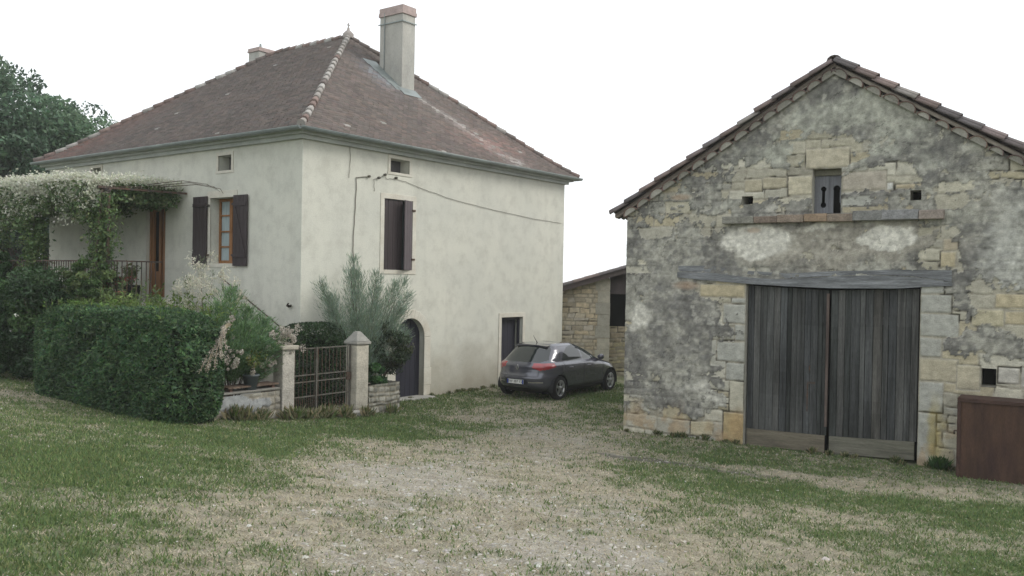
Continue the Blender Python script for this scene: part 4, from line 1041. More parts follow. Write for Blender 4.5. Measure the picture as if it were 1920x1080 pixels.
hd = math.radians(54)
wl = Vector((1.22, 22.85, 0)); cyaw = hd
cen_r = wl + Vector((-math.sin(hd), math.cos(hd), 0)) * .76
car = thing("parked_car", "dark grey five-door hatchback parked beside the house, rear towards the yard", "car", cen_r - Vector((math.cos(hd), math.sin(hd), 0)) * AX_R, cyaw)
PAINT = mat("grey_car_paint", (.082, .084, .108), .2, .05, 1, .03, bump=0, metal=.35, spec=.7, coat=1.0)
CGLASS = mat("car_glass", (.018, .024, .026), .04, .1, 1, 0, bump=0, spec=.9)
CGLASS2 = mat("car_front_glass", (.055, .065, .062), .04, .1, 1, 0, bump=0, spec=.9)
TAIL = mat("tail_lamp_red", (.30, .018, .026), .15, .35, 9, .1, bump=0, spec=.8, coat=.6)
PLASTIC = mat("black_plastic", (.014, .014, .016), .6, .1, bump=0)
CHROME = mat("bright_trim", (.62, .62, .64), .2, .05, bump=0, metal=.9)
TYRE = mat("tyre_rubber", (.014, .014, .015), .9, .15, 20, bump=.3)
ALLOY = mat("alloy", (.50, .50, .52), .3, .08, bump=0, metal=.85)
RECESS = mat("dark_recess", (.02, .02, .024), .8, .1, bump=0)
def submesh(sel, name, mt, off=0.0, parent=None):
    f_ = Fc[sel]; u_, inv = np.unique(f_, return_inverse=True)
    return mesh_np(name, Vf[u_], inv.reshape(-1, 4), mt, parent or car, smooth=True)
body = submesh((tag_ == 0), "body", PAINT); submesh(tag_ == 1, "rear_window", CGLASS); 
for s_ in (-1, 1): submesh((tag_ == 2) & (cen[:, 1] * s_ > 0), "rear_side_window", CGLASS); submesh((tag_ == 3) & (cen[:, 1] * s_ > 0), "front_side_window", CGLASS2)
submesh(tag_ == 4, "windscreen", CGLASS); submesh(tag_ == 5, "tail_lamp", TAIL); submesh(tag_ == 6, "tail_lamp", TAIL); submesh(tag_ == 7, "lower_bumper", PLASTIC)
b = MB(); b.poly([(.45, -.7, .185), (3.9, -.7, .185), (3.9, .7, .185), (.45, .7, .185)]); b.poly([(1.4, -.3, 1.474), (1.46, -.05, 1.475), (1.46, .05, 1.475), (1.4, .1, 1.474)])
for ax in (AX_R, AX_F):
    for s_ in (-1, 1):
        pr = None
        for i in range(17):
            a_ = PI * i / 16 - .25 + i * .031
            cur = [(ax + .372 * math.cos(a_), s_ * .55, WR + .372 * math.sin(a_)), (ax + .372 * math.cos(a_), s_ * .892, WR + .372 * math.sin(a_))]
            if pr: b.poly([pr[0], pr[1], cur[1], cur[0]])
            pr = cur
        b.poly([(ax - .38, s_ * .55, .15), (ax + .38, s_ * .55, .15), (ax + .38, s_ * .55, .72), (ax - .38, s_ * .55, .72)])
b.build("wheel_well", PLASTIC, car)
b = MB(); b.box(.55, 3.8, -.5, .5, .185, .3); b.build("underbody", PLASTIC, car)
def wheel(ax, s_):
    b = MB(); y0 = s_ * .80
    prof = [(.21, -.09), (.285, -.10), (.308, -.07), (.313, -.03), (.313, .03), (.308, .07), (.285, .10), (.21, .09)]
    b.lathe([(r_, y0 + yy) for r_, yy in prof], ax, WR, 28, axis='y'); ty = b.build("wheel", TYRE, car)
    b = MB(); b.lathe([(.215, y0 - s_ * .08), (.213, y0 + s_ * .09), (.20, y0 + s_ * .092), (.195, y0 + s_ * .02)], ax, WR, 28, axis='y')
    for k in range(5):
        a_ = 2 * PI * k / 5 + .3
        for da in (-.13, .13):
            p = Vector((ax + .05 * math.cos(a_), y0 + s_ * .075, WR + .05 * math.sin(a_))); q = Vector((ax + .203 * math.cos(a_ + da), y0 + s_ * .07, WR + .203 * math.sin(a_ + da)))
            b.bar(p, q, .03, .035)
    b.lathe([(.0, y0 + s_ * .095), (.055, y0 + s_ * .09), (.06, y0 + s_ * .05)], ax, WR, 16, axis='y')
    b.build("rim", ALLOY, ty)
    b = MB(); b.lathe([(.0, y0 - s_ * .0), (.21, y0 - s_ * .0)], ax, WR, 20, axis='y'); b.build("brake_disc", RECESS, ty)
for ax in (AX_R, AX_F):
    for s_ in (-1, 1): wheel(ax, s_)
def rear_pt(y_, z, out_=.004):
    n_ = np.interp(z, [.2, .9, 1.0, 1.45], [7, 7, 5.5, 4]); W_ = float(interp(np.array([z]), WW)[0]); xr, xf = float(interp(np.array([z]), XR)[0]), float(interp(np.array([z]), XF)[0])
    q = min(abs(y_) / W_, .999) ** 2.3; X_ = -(1 - q) ** (1 / n_)
    return Vector(((xr + xf) / 2 + (xf - xr) / 2 * X_ - out_, y_, z))
def rear_strip(name, y0, y1, z0, z1, mt, out_=.006, n_=10, parent=None):
    b = MB()
    for i in range(n_):
        ya, yb = y0 + (y1 - y0) * i / n_, y0 + (y1 - y0) * (i + 1) / n_
        a_, c_, d_, e_ = rear_pt(ya, z0, out_), rear_pt(yb, z0, out_), rear_pt(yb, z1, out_), rear_pt(ya, z1, out_)
        b.hexa([a_, c_, c_ + Vector((.03, 0, 0)), a_ + Vector((.03, 0, 0)), d_, e_ if False else d_, d_ + Vector((.03, 0, 0)), d_ + Vector((.03, 0, 0))]) if False else b.poly([a_, c_, d_, e_])
    return b.build(name, mt, parent or car)
rear_strip("bumper_reflector", -.70, -.38, .475, .500, CHROME); rear_strip("bumper_reflector", .38, .70, .475, .500, CHROME)
tg = rear_strip("plate_recess", -.34, .34, .425, .56, RECESS, .004)
rear_strip("tailgate_seam", -.58, .58, .632, .642, RECESS, .005); 
for s_ in (-1, 1): rear_strip("tailgate_seam", s_ * .60, s_ * .588, .64, .80, RECESS, .005, 1)
b = MB(); p = rear_pt(0, .49, .012)
b.box(p.x - .004, p.x + .006, -.26, .26, .437, .547); plate = b.build("number_plate", mat("plate_white", (.72, .72, .70), .4, .03, bump=0), car)
for s_ in (-1, 1):
    b = MB(); b.box(p.x - .006, p.x - .0042, s_ * .238 - .022, s_ * .238 + .022, .439, .545); b.build("plate_band", mat("plate_blue", (.02, .06, .35), .4, .03, bump=0), plate)
tx = bpy.data.curves.new("registration", 'FONT'); tx.body = "BW 387 YZ"; tx.size = .098; tx.align_x = 'CENTER'; tx.align_y = 'CENTER'; tx.extrude = .0008
to0 = bpy.data.objects.new("registration_text", tx); link(to0); bpy.context.view_layer.update()
rm = bpy.data.meshes.new_from_object(to0.evaluated_get(bpy.context.evaluated_depsgraph_get())); bpy.data.objects.remove(to0)
rm.name = "registration"; to = bpy.data.objects.new("registration", rm); link(to, plate); to.location = (p.x - .0062, 0, .492); to.rotation_euler = (PI / 2, 0, -PI / 2); rm.materials.clear(); rm.materials.append(PLASTIC)
# diamond badge, handles, mirror, aerial, spoiler lip
b = MB(); p = rear_pt(0, .86, .012); k = .052; hz = .075
ring = [(0, hz), (k, 0), (0, -hz), (-k, 0)]; inner = [(0, hz * .55), (k * .5, 0), (0, -hz * .55), (-k * .5, 0)]
for i in range(4):
    o0, o1, i0, i1 = ring[i], ring[(i + 1) % 4], inner[i], inner[(i + 1) % 4]
    P_ = lambda q, d_: (p.x - d_, q[0], p.z + q[1])
    b.hexa([P_(o0, 0), P_(o1, 0), P_(i1, 0), P_(i0, 0), P_(o0, .012), P_(o1, .012), P_(i1, .016), P_(i0, .016)])
b.build("badge", CHROME, car)
for hx in (1.20, 2.12):
    for s_ in (-1, 1):
        b = MB(); b.tube([(hx, s_ * .898, .835), (hx + .03, s_ * .925, .84), (hx + .15, s_ * .928, .842), (hx + .18, s_ * .898, .84)], .014, 6); b.build("door_handle", mat("handle_paint", (.22, .21, .23), .3, .05, bump=0, metal=.5, coat=.5), car)
for s_ in (-1, 1):
    b = MB(); b.lathe([(0, -.10), (.05, -.09), (.075, -.04), (.08, .02), (.06, .075), (0, .09)], 0, 0, 12)
    mo_ = b.build("door_mirror", PAINT, car); mo_.location = (2.80, s_ * .93, 1.03); mo_.rotation_euler = (PI / 2 * s_ * -1, 0, 0)
b = MB(); b.tube([(.98, 0, 1.45), (.84, 0, 1.60), (.78, 0, 1.665)], [.012, .006, .004], 6); b.build("aerial", PLASTIC, car)
b = MB()
for i in range(12):
    ya, yb = -.50 + i / 12, -.50 + (i + 1) / 12
    f_ = lambda y_: (.70 - .06 * (1 - (y_ / .5) ** 2), y_, 1.425 - .03 * (y_ / .5) ** 2)
    p0, p1 = Vector(f_(ya)), Vector(f_(yb)); bk = Vector((.28, 0, .028))
    b.hexa([p0 - Vector((0, 0, .035)), p1 - Vector((0, 0, .035)), p1 + bk - Vector((0, 0, .05)), p0 + bk - Vector((0, 0, .05)), p0, p1, p1 + bk, p0 + bk])
b.build("spoiler", PAINT, car)
# door shut lines on the visible side
def side_pt(x_, z, s_, out_=.004):
    n_ = np.interp(z, [.2, .9, 1.0, 1.45], [7, 7, 5.5, 4]); W_ = float(interp(np.array([z]), WW)[0]); xr, xf = float(interp(np.array([z]), XR)[0]), float(interp(np.array([z]), XF)[0])
    X_ = (x_ - (xr + xf) / 2) / ((xf - xr) / 2); y_ = W_ * max(1 - abs(X_) ** n_, 0) ** (1 / 2.3)
    return Vector((x_, s_ * (y_ + out_), z))
for s_ in (-1, 1):
    for line in ([(1.98, .36), (1.98, .6), (1.98, .97)], [(1.12, .72), (1.02, .85), (1.0, .97)], [(2.96, .36), (3.0, .7), (2.98, .95)], [(1.22, .36), (1.98, .36), (2.96, .36)]):
        b = MB()
        for p, q in zip(line[:-1], line[1:]):
            for k in range(5):
                t0, t1 = k / 5, (k + 1) / 5
                a_ = side_pt(p[0] + (q[0] - p[0]) * t0, p[1] + (q[1] - p[1]) * t0, s_); c_ = side_pt(p[0] + (q[0] - p[0]) * t1, p[1] + (q[1] - p[1]) * t1, s_)
                dx_ = Vector((.008, 0, 0)) if abs(p[1] - q[1]) > .05 else Vector((0, 0, .010)); b.poly([a_ - dx_, a_ + dx_, c_ + dx_, c_ - dx_])
        b.build("door_seam", RECESS, car)

# ================================================================== GARDEN: gate, pillars, low wall, planter
GO = 1.6                                   # the garden front stands this far out from the right wall
def gbox(mb_, s0, s1, o0, o1, z0, z1, c=None, j=0.0): mb_.box(s0, s1, -o1, -o0, z0, z1, c, j)     # in the house's frame
PILLAR = mat('pillar_stone', attr=True, rough=.95, var=.3, scale=3.5, fine=.2, fscale=35, bump=.8, bscale=25, bdist=.02)
def pillar(s, cap, label, name="gate_pillar"):
    p = thing(name, label, "gate pillar", HP(s, GO, 0), TH, "pillars of the garden gate")
    b = MB(); zb = -.05
    hw_ = .175 if cap else .15
    b.box(-hw_, hw_, -hw_, hw_, zb + .36, zb + 1.74, (.43, .40, .335) if cap else (.40, .375, .33)); b.box(-hw_ - .02, hw_ + .02, -hw_ - .02, hw_ + .02, zb - .3, zb + .357, (.27, .25, .215), .015)
    b.build("shaft", PILLAR, p, bevel=.018)
    if cap:
        b = MB(); b.box(-.21, .21, -.21, .21, 1.695, 1.76, (.30, .29, .26), .008)
        b.hexa([(-.20, -.20, 1.761), (.20, -.20, 1.761), (.20, .20, 1.761), (-.20, .20, 1.761), (-.05, -.05, 1.97), (.05, -.05, 1.97), (.05, .05, 1.97), (-.05, .05, 1.97)], (.27, .265, .24)); b.build("capstone", STONE, p, bevel=.012)
    else:
        b = MB(); b.box(-.20, .20, -.20, .20, 1.695, 1.77, (.40, .37, .31), .01); b.build("capstone", STONE, p, bevel=.012)
    return p
pillar(-1.70, False, "narrow stone gate pillar wrapped in faded flowers, left of the iron gate")
pillar(.26, True, "stone gate pillar with a grey pyramid capstone, right of the iron gate")
gate = thing("garden_gate", "rusty iron bar gate between the two stone pillars", "gate", HP(-1.50, GO, .33), TH)
b = MB(); W_ = 1.55; H_ = 1.34
for z_ in (.06, .36, .66, .80, H_): b.bar((0, 0, z_), (W_, 0, z_), .018, .024)
b.bar((0, 0, .03), (0, 0, H_ + .03), .03); b.bar((W_, 0, .03), (W_, 0, H_ + .03), .03)
gf = b.build("gate_frame", PALEIRON, gate)
b = MB(); b.bar((.62, -.012, 0), (.62, -.012, H_ + .02), .034); b.build("meeting_stile", PALEIRON, gate)
b = MB()
for k in range(15): b.bar((.08 + k * .1 - .0, 0.004, .05), (.08 + k * .1, 0.004, H_), .011)
for k in range(12): b.bar((.03 + k * .05, 0.004, .05), (.03 + k * .05, 0.004, .34), .010)
b.build("bars", IRON, gate)
b = MB(); b.box(1.44, 1.56, -.04, -.01, .62, .78); b.build("lock", IRON, gate)
step = thing("gate_step", "worn stone slab forming the step under the iron gate", "step", HP(-1.5, GO, .0), TH)
b = MB(); b.box(-.02, 1.62, -.42, .3, .02, .31, None, .02); b.build("slab", SLAB, step, bevel=.02)
# low wall from the left pillar to the hedge, rubble with a patch of whitish render
def lw_plaster(X_, Z_):
    f = -.45 + 1.5 * blob(X_ + (fbm(X_ * 2, Z_ * 2, 7) - .5) * .7, Z_ + (fbm(X_ * 2, Z_ * 2, 8) - .5) * .4, .8, .70, .5, .16, 0, .4) + (fbm(X_ * 3, Z_ * 3, 9) - .5) * .9
    return f, np.array((.33, .34, .34)) * (.85 + .3 * fbm(X_ * 8, Z_ * 8, 10))[..., None]
lw = thing("low_wall", "low rubble garden wall with a patch of whitish render, beside the clipped hedge", "wall", HP(-3.55, GO, 0), TH)
V, F, C_ = masonry(1.66, .92, .025, 701, lw_plaster, rows=(.09, .18), lens=(.12, .3), tones=[(.30, .285, .24), (.36, .34, .29), (.25, .235, .20)], relief=.03)
V[:, 1] -= .12
mesh_np("face", V, F, STONE, lw, vc=C_, smooth=True)
b = MB(); b.box(0, 1.66, -.13, .18, .915, .955, (.24, .23, .205), .018); b.build("coping", STONE, lw, bevel=.012)
# planter: dry-stone box right of the right pillar
pl = thing("stone_planter", "rough dry-stone planter box right of the capped gate pillar", "planter", HP(.46, GO, 0), TH)
for nm, (L_, px, py, rz) in {"front": (.95, 0, -.16, 0), "side": (.7, .95, -.16, PI / 2)}.items():
    V, F, C_ = masonry(L_, .80, .022, 711 + len(nm), no_plaster, rows=(.07, .15), lens=(.08, .22), tones=[(.24, .235, .20), (.30, .29, .25), (.36, .345, .30), (.20, .195, .17)], relief=.04)
    c, s = math.cos(rz), math.sin(rz); V = np.stack([V[:, 0] * c - V[:, 1] * s + px, V[:, 0] * s + V[:, 1] * c + py, V[:, 2]], -1)
    mesh_np("stone_side", V, F, STONE, pl, vc=C_, smooth=True)
b = MB(); b.box(.03, .92, -.13, .5, .2, .72); b.build("soil", mat("soil", (.06, .045, .03), 1, .3, bump=.6), pl)

# ================================================================== TERRACE, STAIRS, PERGOLA ALONG THE LEFT WALL
TZ, TO = 2.46, 2.25
terr = thing("terrace", "raised stone terrace with an iron railing along the left wall of the farmhouse", "terrace", A, TH)
b = MB(); b.box(-TO, -.004, 3.7, 12.5, -.2, TZ - .1); b.build("retaining_wall", mat("terrace_wall", (.34, .32, .27), .95, .25, 2.5, .2, bump=.6, bscale=15), terr)
b = MB(); b.box(-TO - .05, -.006, 3.66, 12.55, TZ - .098, TZ); b.build("floor_slab", SLAB, terr, bevel=.01)
b = MB(); n_ = 11
for k in range(n_):
    b.box(-1.15, -.008, .35 + k * .305, 3.66, .28 + k * .198 - .198, .28 + k * .198 + (.0))
b.build("stairs", SLAB, terr, bevel=.008)
b = MB(); b.tube([(-.07, 3.0, 3.12), (-.07, .38, 1.86), (-.07, .25, 1.70)], .015, 6); b.build("handrail", IRON, terr)
b = MB()
b.bar((-TO, 3.75, TZ + .96), (-TO, 12.5, TZ + .96), .03, .035); b.bar((-TO, 3.75, TZ + .12), (-TO, 12.5, TZ + .12), .025); b.bar((-TO, 3.75, TZ + .74), (-TO, 12.5, TZ + .74), .02)
b.bar((-TO, 3.75, TZ + .96), (-1.15, 3.75, TZ + .96), .03)
for k in range(73): b.bar((-TO, 3.75 + k * .12, TZ + .1), (-TO, 3.75 + k * .12, TZ + .96), .018)
for k in range(9): b.bar((-TO + k * .12, 3.75, TZ), (-TO + k * .12, 3.75, TZ + .96), .018)
b.build("railing", IRON, terr)
perg = thing("pergola", "thin post-and-beam pergola carrying the flowering vine over the terrace", "pergola", A, TH)
for yy in (4.3, 8.0, 12.2):
    b = MB(); b.tube([(-TO + .08, yy, TZ), (-TO + .08, yy, 5.08)], .035, 8); b.build("post", IRON, perg)
b = MB(); b.bar((-TO + .08, 4.25, 5.1), (-TO + .08, 12.6, 5.1), .05, .07)
for k in range(7): b.bar((-TO - .1, 4.5 + k * 1.3, 5.16), (-.02, 4.5 + k * 1.3, 5.20), .04, .05)
b.build("beams", OLDWOOD if False else IRON, perg)

# ================================================================== PLANTS
GREENS = np.array([(.045, .085, .028), (.065, .115, .034), (.035, .070, .030), (.085, .135, .040)])
def world(P): return np.asarray(P)
def clusters(n_leaf, centers, radii, squash=.8):
    k = len(centers); which = rng.integers(0, k, n_leaf)
    d = unit(n_leaf) * (rng.uniform(.35, 1, n_leaf) ** .6)[:, None]
    d[:, 2] *= squash
    return centers[which] + d * np.asarray(radii)[which][:, None], which
def hl(P):     # (wl, o, z) rows -> world
    P = np.asarray(P, float); a = np.array(A)
    return a + P[:, :1] * np.array(_w) - P[:, 1:2] * np.array(_u) + np.stack([np.zeros(len(P)), np.zeros(len(P)), P[:, 2]], -1)
def hp(P):     # (s, o, z) rows -> world
    P = np.asarray(P, float); a = np.array(A)
    return a + P[:, :1] * np.array(_u) - P[:, 1:2] * np.array(_w) + np.stack([np.zeros(len(P)), np.zeros(len(P)), P[:, 2]], -1)

# clipped hedge, a box with a soft skin
def clipped_hedge(name, label, s0, s1, o0, o1, z0, z1, nleaf, size, cols, core_in=.26, tilt=0.0, lean=(0, 0), grp=None):
    t = thing(name, label, "hedge", HP((s0 + s1) / 2, (o0 + o1) / 2, z0), 0, grp)
    base = np.array(t.location)
    Ls, Lo, Lz = s1 - s0, o1 - o0, z1 - z0
    ar = np.array([Lo * Lz, Lo * Lz, Ls * Lz, Ls * Lz, Ls * Lo]); f = rng.choice(5, nleaf, p=ar / ar.sum())
    a, bb = rng.uniform(0, 1, nleaf), rng.uniform(0, 1, nleaf)
    s = np.where(f == 0, 0, np.where(f == 1, 1, a)); o = np.where(f == 2, 0, np.where(f == 3, 1, np.where(f < 2, a, bb))); z = np.where(f == 4, 1, bb)
    z = np.where(f < 2, bb, z)
    n3 = np.stack([np.where(f == 0, -1, np.where(f == 1, 1, 0)), np.where(f == 2, -1, np.where(f == 3, 1, 0)), np.where(f == 4, 1, 0)], -1).astype(float)
    lump = (fbm((s * Ls + o * Lo) * 1.6 + f * 5, z * Lz * 1.6 + s * 2, 801, 4) - .5)
    dep = lump * .46 - rng.gamma(1.6, .05, nleaf) + .06 + (rng.uniform(0, 1, nleaf) < .05) * rng.uniform(.0, .11, nleaf)
    # rounded shoulders
    P3 = np.stack([s * Ls, o * Lo, z * Lz], -1) + n3 * dep[:, None]
    cs = np.array([Ls / 2, Lo / 2, Lz / 2]); q = (P3 - cs) / cs
    r_ = (np.abs(q) ** 4.6).sum(1) ** (1 / 4.6); q = np.where(r_[:, None] > 1, q / r_[:, None], q); P3 = cs + q * cs
    P3[:, 2] = np.maximum(P3[:, 2], .02)
    Pw = hp(np.stack([P3[:, 0] + s0, P3[:, 1] + o0, P3[:, 2] + z0], -1))
    nw = n3[:, :1] * np.array(_u) - n3[:, 1:2] * np.array(_w) + n3[:, 2:] * np.array((0, 0, 1))
    lc = vary(nleaf, palette(nleaf, cols) * (.35 + 1.3 * fbm(Pw[:, 0] * 3 + Pw[:, 1] * 2, Pw[:, 2] * 3 + Pw[:, 1] * 3, 812, 3))[:, None], .42, .14)
    leaves("foliage", Pw - base, size, LEAF, t, lc, .42, flat=nw * .45)
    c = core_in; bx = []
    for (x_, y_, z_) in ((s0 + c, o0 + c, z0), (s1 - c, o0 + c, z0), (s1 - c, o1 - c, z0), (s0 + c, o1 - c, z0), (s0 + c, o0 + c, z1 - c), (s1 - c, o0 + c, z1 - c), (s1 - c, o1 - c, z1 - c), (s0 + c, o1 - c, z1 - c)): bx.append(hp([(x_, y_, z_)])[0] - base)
    m_ = MB(); m_.hexa(bx); m_.build("dark_core", mat("hedge_inside", (.012, .02, .01), 1, .3, bump=0), t)  # plain dark box added as core: blocks see-through, stands for inner shade
    return t
clipped_hedge("clipped_hedge", "big dark green clipped box hedge at the front of the garden, left of the gate", -4.85, -3.45, -2.5, 2.5, .40, 2.52, 50000, .050,
              [(.052, .105, .046), (.068, .132, .055), (.036, .078, .038), (.10, .165, .068)])
clipped_hedge("clipped_hedge", "small dark clipped hedge behind the iron gate, against the house corner", -.95, .75, .25, .95, .15, 2.12, 14000, .034, [(.022, .048, .020), (.030, .062, .022), (.040, .078, .028)])

# young bright shoots rising behind and over the big hedge
def shoots(name, label, pts, hmin, hmax, cols, nl, size, cat="shrub", spread=.16, parent_loc=None, droop=.1, group=None, per=26):
    t = thing(name, label, cat, Vector(pts.mean(0)) * 1.0, 0, group); base = np.array(t.location)
    st = MB(); LP, LD = [], []
    for p in pts:
        h_ = random.uniform(hmin, hmax); d = Vector((random.gauss(0, spread), random.gauss(0, spread), 1)).normalized()
        curve = [Vector(p) + d * h_ * k / 5 + Vector((d.x, d.y, 0)) * h_ * droop * (k / 5) ** 2 for k in range(6)]
        st.tube([c - Vector(base) for c in curve], [.008 * (1 - .15 * k) for k in range(6)], 4)
        for _ in range(per):
            u_ = random.uniform(.15, 1) * 4.99; i = int(u_); q = curve[i].lerp(curve[i + 1], u_ - i)
            dd = Vector((random.gauss(0, 1), random.gauss(0, 1), random.uniform(.2, 1.2))).normalized()
            LP.append(q + dd * size * 1.1); LD.append(dd)
    st.build("stem", mat("green_stem", (.09, .10, .04), .8, .2, bump=0), t)
    LP = np.array([tuple(v) for v in LP]); LD = np.array([tuple(v) for v in LD]); n_ = len(LP)
    leaves("foliage", LP - base, size, LEAF, t, vary(n_, palette(n_, cols), .3, .1), .3, direction=LD, spread=.4)
    return t
pts = hp(np.stack([rng.uniform(-3.6, -2.9, 90), rng.uniform(-2.0, 1.6, 90), np.full(90, 1.75)], -1))
shoots("leafy_shrub", "yellow-green shoots rising just behind the top of the big clipped hedge", pts, .55, 1.05, [(.12, .19, .035), (.09, .16, .035), (.15, .21, .06)], 0, .05)
pts = hp(np.stack([rng.uniform(-4.6, -3.7, 190), 2.2 - 4.4 * rng.uniform(0, 1, 190) ** .6, np.full(190, 2.15)], -1))
shoots("hedge_shoots", "bright green new shoots along the top of the big clipped hedge", pts, .25, .48, [(.10, .18, .035), (.085, .15, .035), (.13, .20, .05)], 0, .042, cat="hedge growth", per=16)
q = hl([(2.5, 2.6, 2.2)])[0]; BRIGHT = (q, (.95, .5, .8))
pts = hl(np.stack([rng.uniform(.7, 3.4, 44), rng.uniform(2.2, 3.0, 44), np.full(44, .7)], -1))
shoots("tall_perennial", "tall loose green perennials in front of the terrace stair, below the front door", pts, 1.7, 2.4, [(.09, .14, .045), (.07, .12, .04), (.13, .17, .06)], 0, .05, spread=.09, per=70)

# cream-flowered shrub and feathery tamarisk left of the gate
def feathery(name, label, root, stems, cols, ncl, blossom=None, nb=0, size=.05, wisp=.5, cat="shrub", twig=.3, bcent=None, asp=.09, u0=.18):
    t = thing(name, label, cat, root); base = np.array(root); st = MB(); LP, LD = [], []
    for tip, r_ in stems:
        tip = Vector(tip); mid_ = (Vector(root) * .5 + tip * .5) + Vector((0, 0, .15 * (tip - Vector(root)).length)) * .5
        curve = []
        for k in range(9):
            u_ = k / 8; curve.append(Vector(root) * (1 - u_) ** 2 + mid_ * 2 * u_ * (1 - u_) + tip * u_ ** 2)
        st.tube([c - Vector(base) for c in curve], [r_ * (1 - .10 * k) for k in range(9)], 5)
        L_ = (tip - Vector(root)).length
        for _ in range(ncl):
            v_ = random.uniform(0, 1); u_ = (u0 + (1 - u0) * v_) * 7.99; i = int(u_); q = curve[i].lerp(curve[i + 1], u_ - i)
            ax_ = (curve[i + 1] - curve[i]).normalized(); out_ = Vector((random.gauss(0, 1), random.gauss(0, 1), random.gauss(0, .5))); out_ -= ax_ * out_.dot(ax_); out_.normalize()
            rr_ = twig * (.25 + .75 * math.sin(PI * min(1, .12 + v_ * .84)) ** .8) * random.uniform(.15, 1)
            dd = (ax_ * 1.0 + out_ * wisp + Vector((0, 0, .25))).normalized(); c0 = q + out_ * rr_ * .62 - dd * rr_ * .25
            for m_ in range(5):
                LP.append(c0 + dd * rr_ * .22 * m_ + Vector((random.gauss(0, .012), random.gauss(0, .012), random.gauss(0, .012)))); LD.append(dd)
    st.build("stem", BARK, t)
    LP = np.array([tuple(v) for v in LP]); LD = np.array([tuple(v) for v in LD]); n_ = len(LP)
    leaves("foliage", LP - base, size, LEAF, t, vary(n_, palette(n_, cols), .3, .08), asp, direction=LD, spread=.35)
    if nb:
        C0 = np.asarray(bcent, float); kk = rng.integers(0, len(C0), len(C0) * 9)
        P, wch = clusters(nb, C0[kk, :3] + rng.normal(0, .75, (len(kk), 3)) * C0[kk, 3:4], C0[kk, 3] * rng.uniform(.15, .55, len(kk)), 1.3)
        leaves("blossom", P - base, .018, PETAL, t, vary(nb, palette(nb, blossom), .18, .05), .7)
    return t
def hpv(s, o, z): return Vector(hp([(s, o, z)])[0])
rt = hpv(1.15, .75, .5)
feathery("feathery_tamarisk", "blue-green feathery tamarisk with upright plumes against the house wall, by the arched door", rt,
         [(hpv(.98, .65, 3.62), .022), (hpv(.80, .75, 3.35), .02), (hpv(1.1, .7, 3.3), .02), (hpv(-.10, .75, 3.05), .018), (hpv(.22, .7, 2.75), .018), (hpv(.05, .9, 2.6), .016), (hpv(1.7, .7, 3.28), .02), (hpv(1.85, .6, 2.95), .018), (hpv(2.45, .6, 3.05), .018), (hpv(2.75, .6, 3.12), .018), (hpv(2.9, .6, 2.75), .016), (hpv(2.45, .8, 2.45), .016), (hpv(1.5, .9, 2.5), .016), (hpv(.9, .9, 2.3), .015), (hpv(2.2, .9, 2.05), .014), (hpv(2.6, .85, 1.85), .014)],
         [(.21, .29, .225), (.17, .25, .185), (.26, .33, .265), (.20, .26, .16)], 430, size=.052, twig=.44, wisp=.55)
rt = hpv(-2.55, 1.05, .5)
bc = [(-2.9, 1.5, 1.75, .16), (-3.25, 1.7, 2.05, .17), (-3.1, 1.9, 1.65, .12), (-2.35, 1.5, 1.85, .15), (-1.95, 1.45, 1.95, .16), (-1.65, 1.55, 1.98, .2), (-1.55, 1.6, 1.9, .16), (-2.1, 1.65, 1.45, .1), (-2.6, 1.75, 1.5, .15), (-3.3, 1.95, 1.55, .10), (-2.0, 1.4, 1.3, .08)]
bw = np.array([[*hp([q[:3]])[0], q[3]] for q in bc])
feathery("tamarisk_bush", "bushy green tamarisk with fading pinkish-white blossom, between the big hedge and the gate", rt,
         [(hpv(-2.6, 1.1, 2.9), .018), (hpv(-2.9, 1.2, 2.6), .018), (hpv(-2.2, 1.15, 2.5), .017), (hpv(-3.2, 1.4, 2.3), .016), (hpv(-1.9, 1.25, 2.3), .016), (hpv(-2.5, 1.5, 2.2), .016), (hpv(-2.1, 1.4, 2.1), .015), (hpv(-3.0, 1.5, 2.1), .015), (hpv(-3.15, 1.75, 1.9), .014), (hpv(-2.85, 1.7, 1.85), .014), (hpv(-2.35, 1.75, 1.95), .014), (hpv(-2.0, 1.7, 1.8), .014), (hpv(-1.75, 1.4, 2.05), .014)],
         [(.14, .24, .10), (.11, .20, .08), (.18, .28, .13), (.13, .22, .13)], 480, [(.52, .48, .42), (.60, .57, .51), (.44, .39, .34)], 7000, size=.046, twig=.46, wisp=.85, asp=.15, u0=.45, bcent=bw)
bc = [(-2.75, .3, 3.25, .28), (-2.6, .35, 3.0, .3), (-2.95, .3, 2.9, .25), (-2.35, .3, 2.85, .25), (-2.1, .3, 2.55, .2), (-2.75, .4, 2.65, .3), (-3.2, .35, 2.7, .2), (-1.9, .25, 2.75, .14)]
bw = np.array([[*hp([q[:3]])[0], q[3]] for q in bc])
feathery("cream_flowered_shrub", "loose airy shrub with cream flower sprays, below the shuttered left window", hpv(-2.6, .3, .5),
         [(hpv(-2.75, .3, 3.5), .012), (hpv(-2.5, .35, 3.25), .012), (hpv(-3.1, .3, 3.1), .012), (hpv(-2.2, .3, 3.05), .012), (hpv(-1.85, .3, 2.75), .010), (hpv(-3.3, .4, 2.8), .010)],
         [(.12, .16, .09), (.16, .20, .12)], 110, [(.62, .60, .50), (.52, .50, .40), (.56, .55, .46)], 4200, size=.030, twig=.3, wisp=.6, bcent=bw)
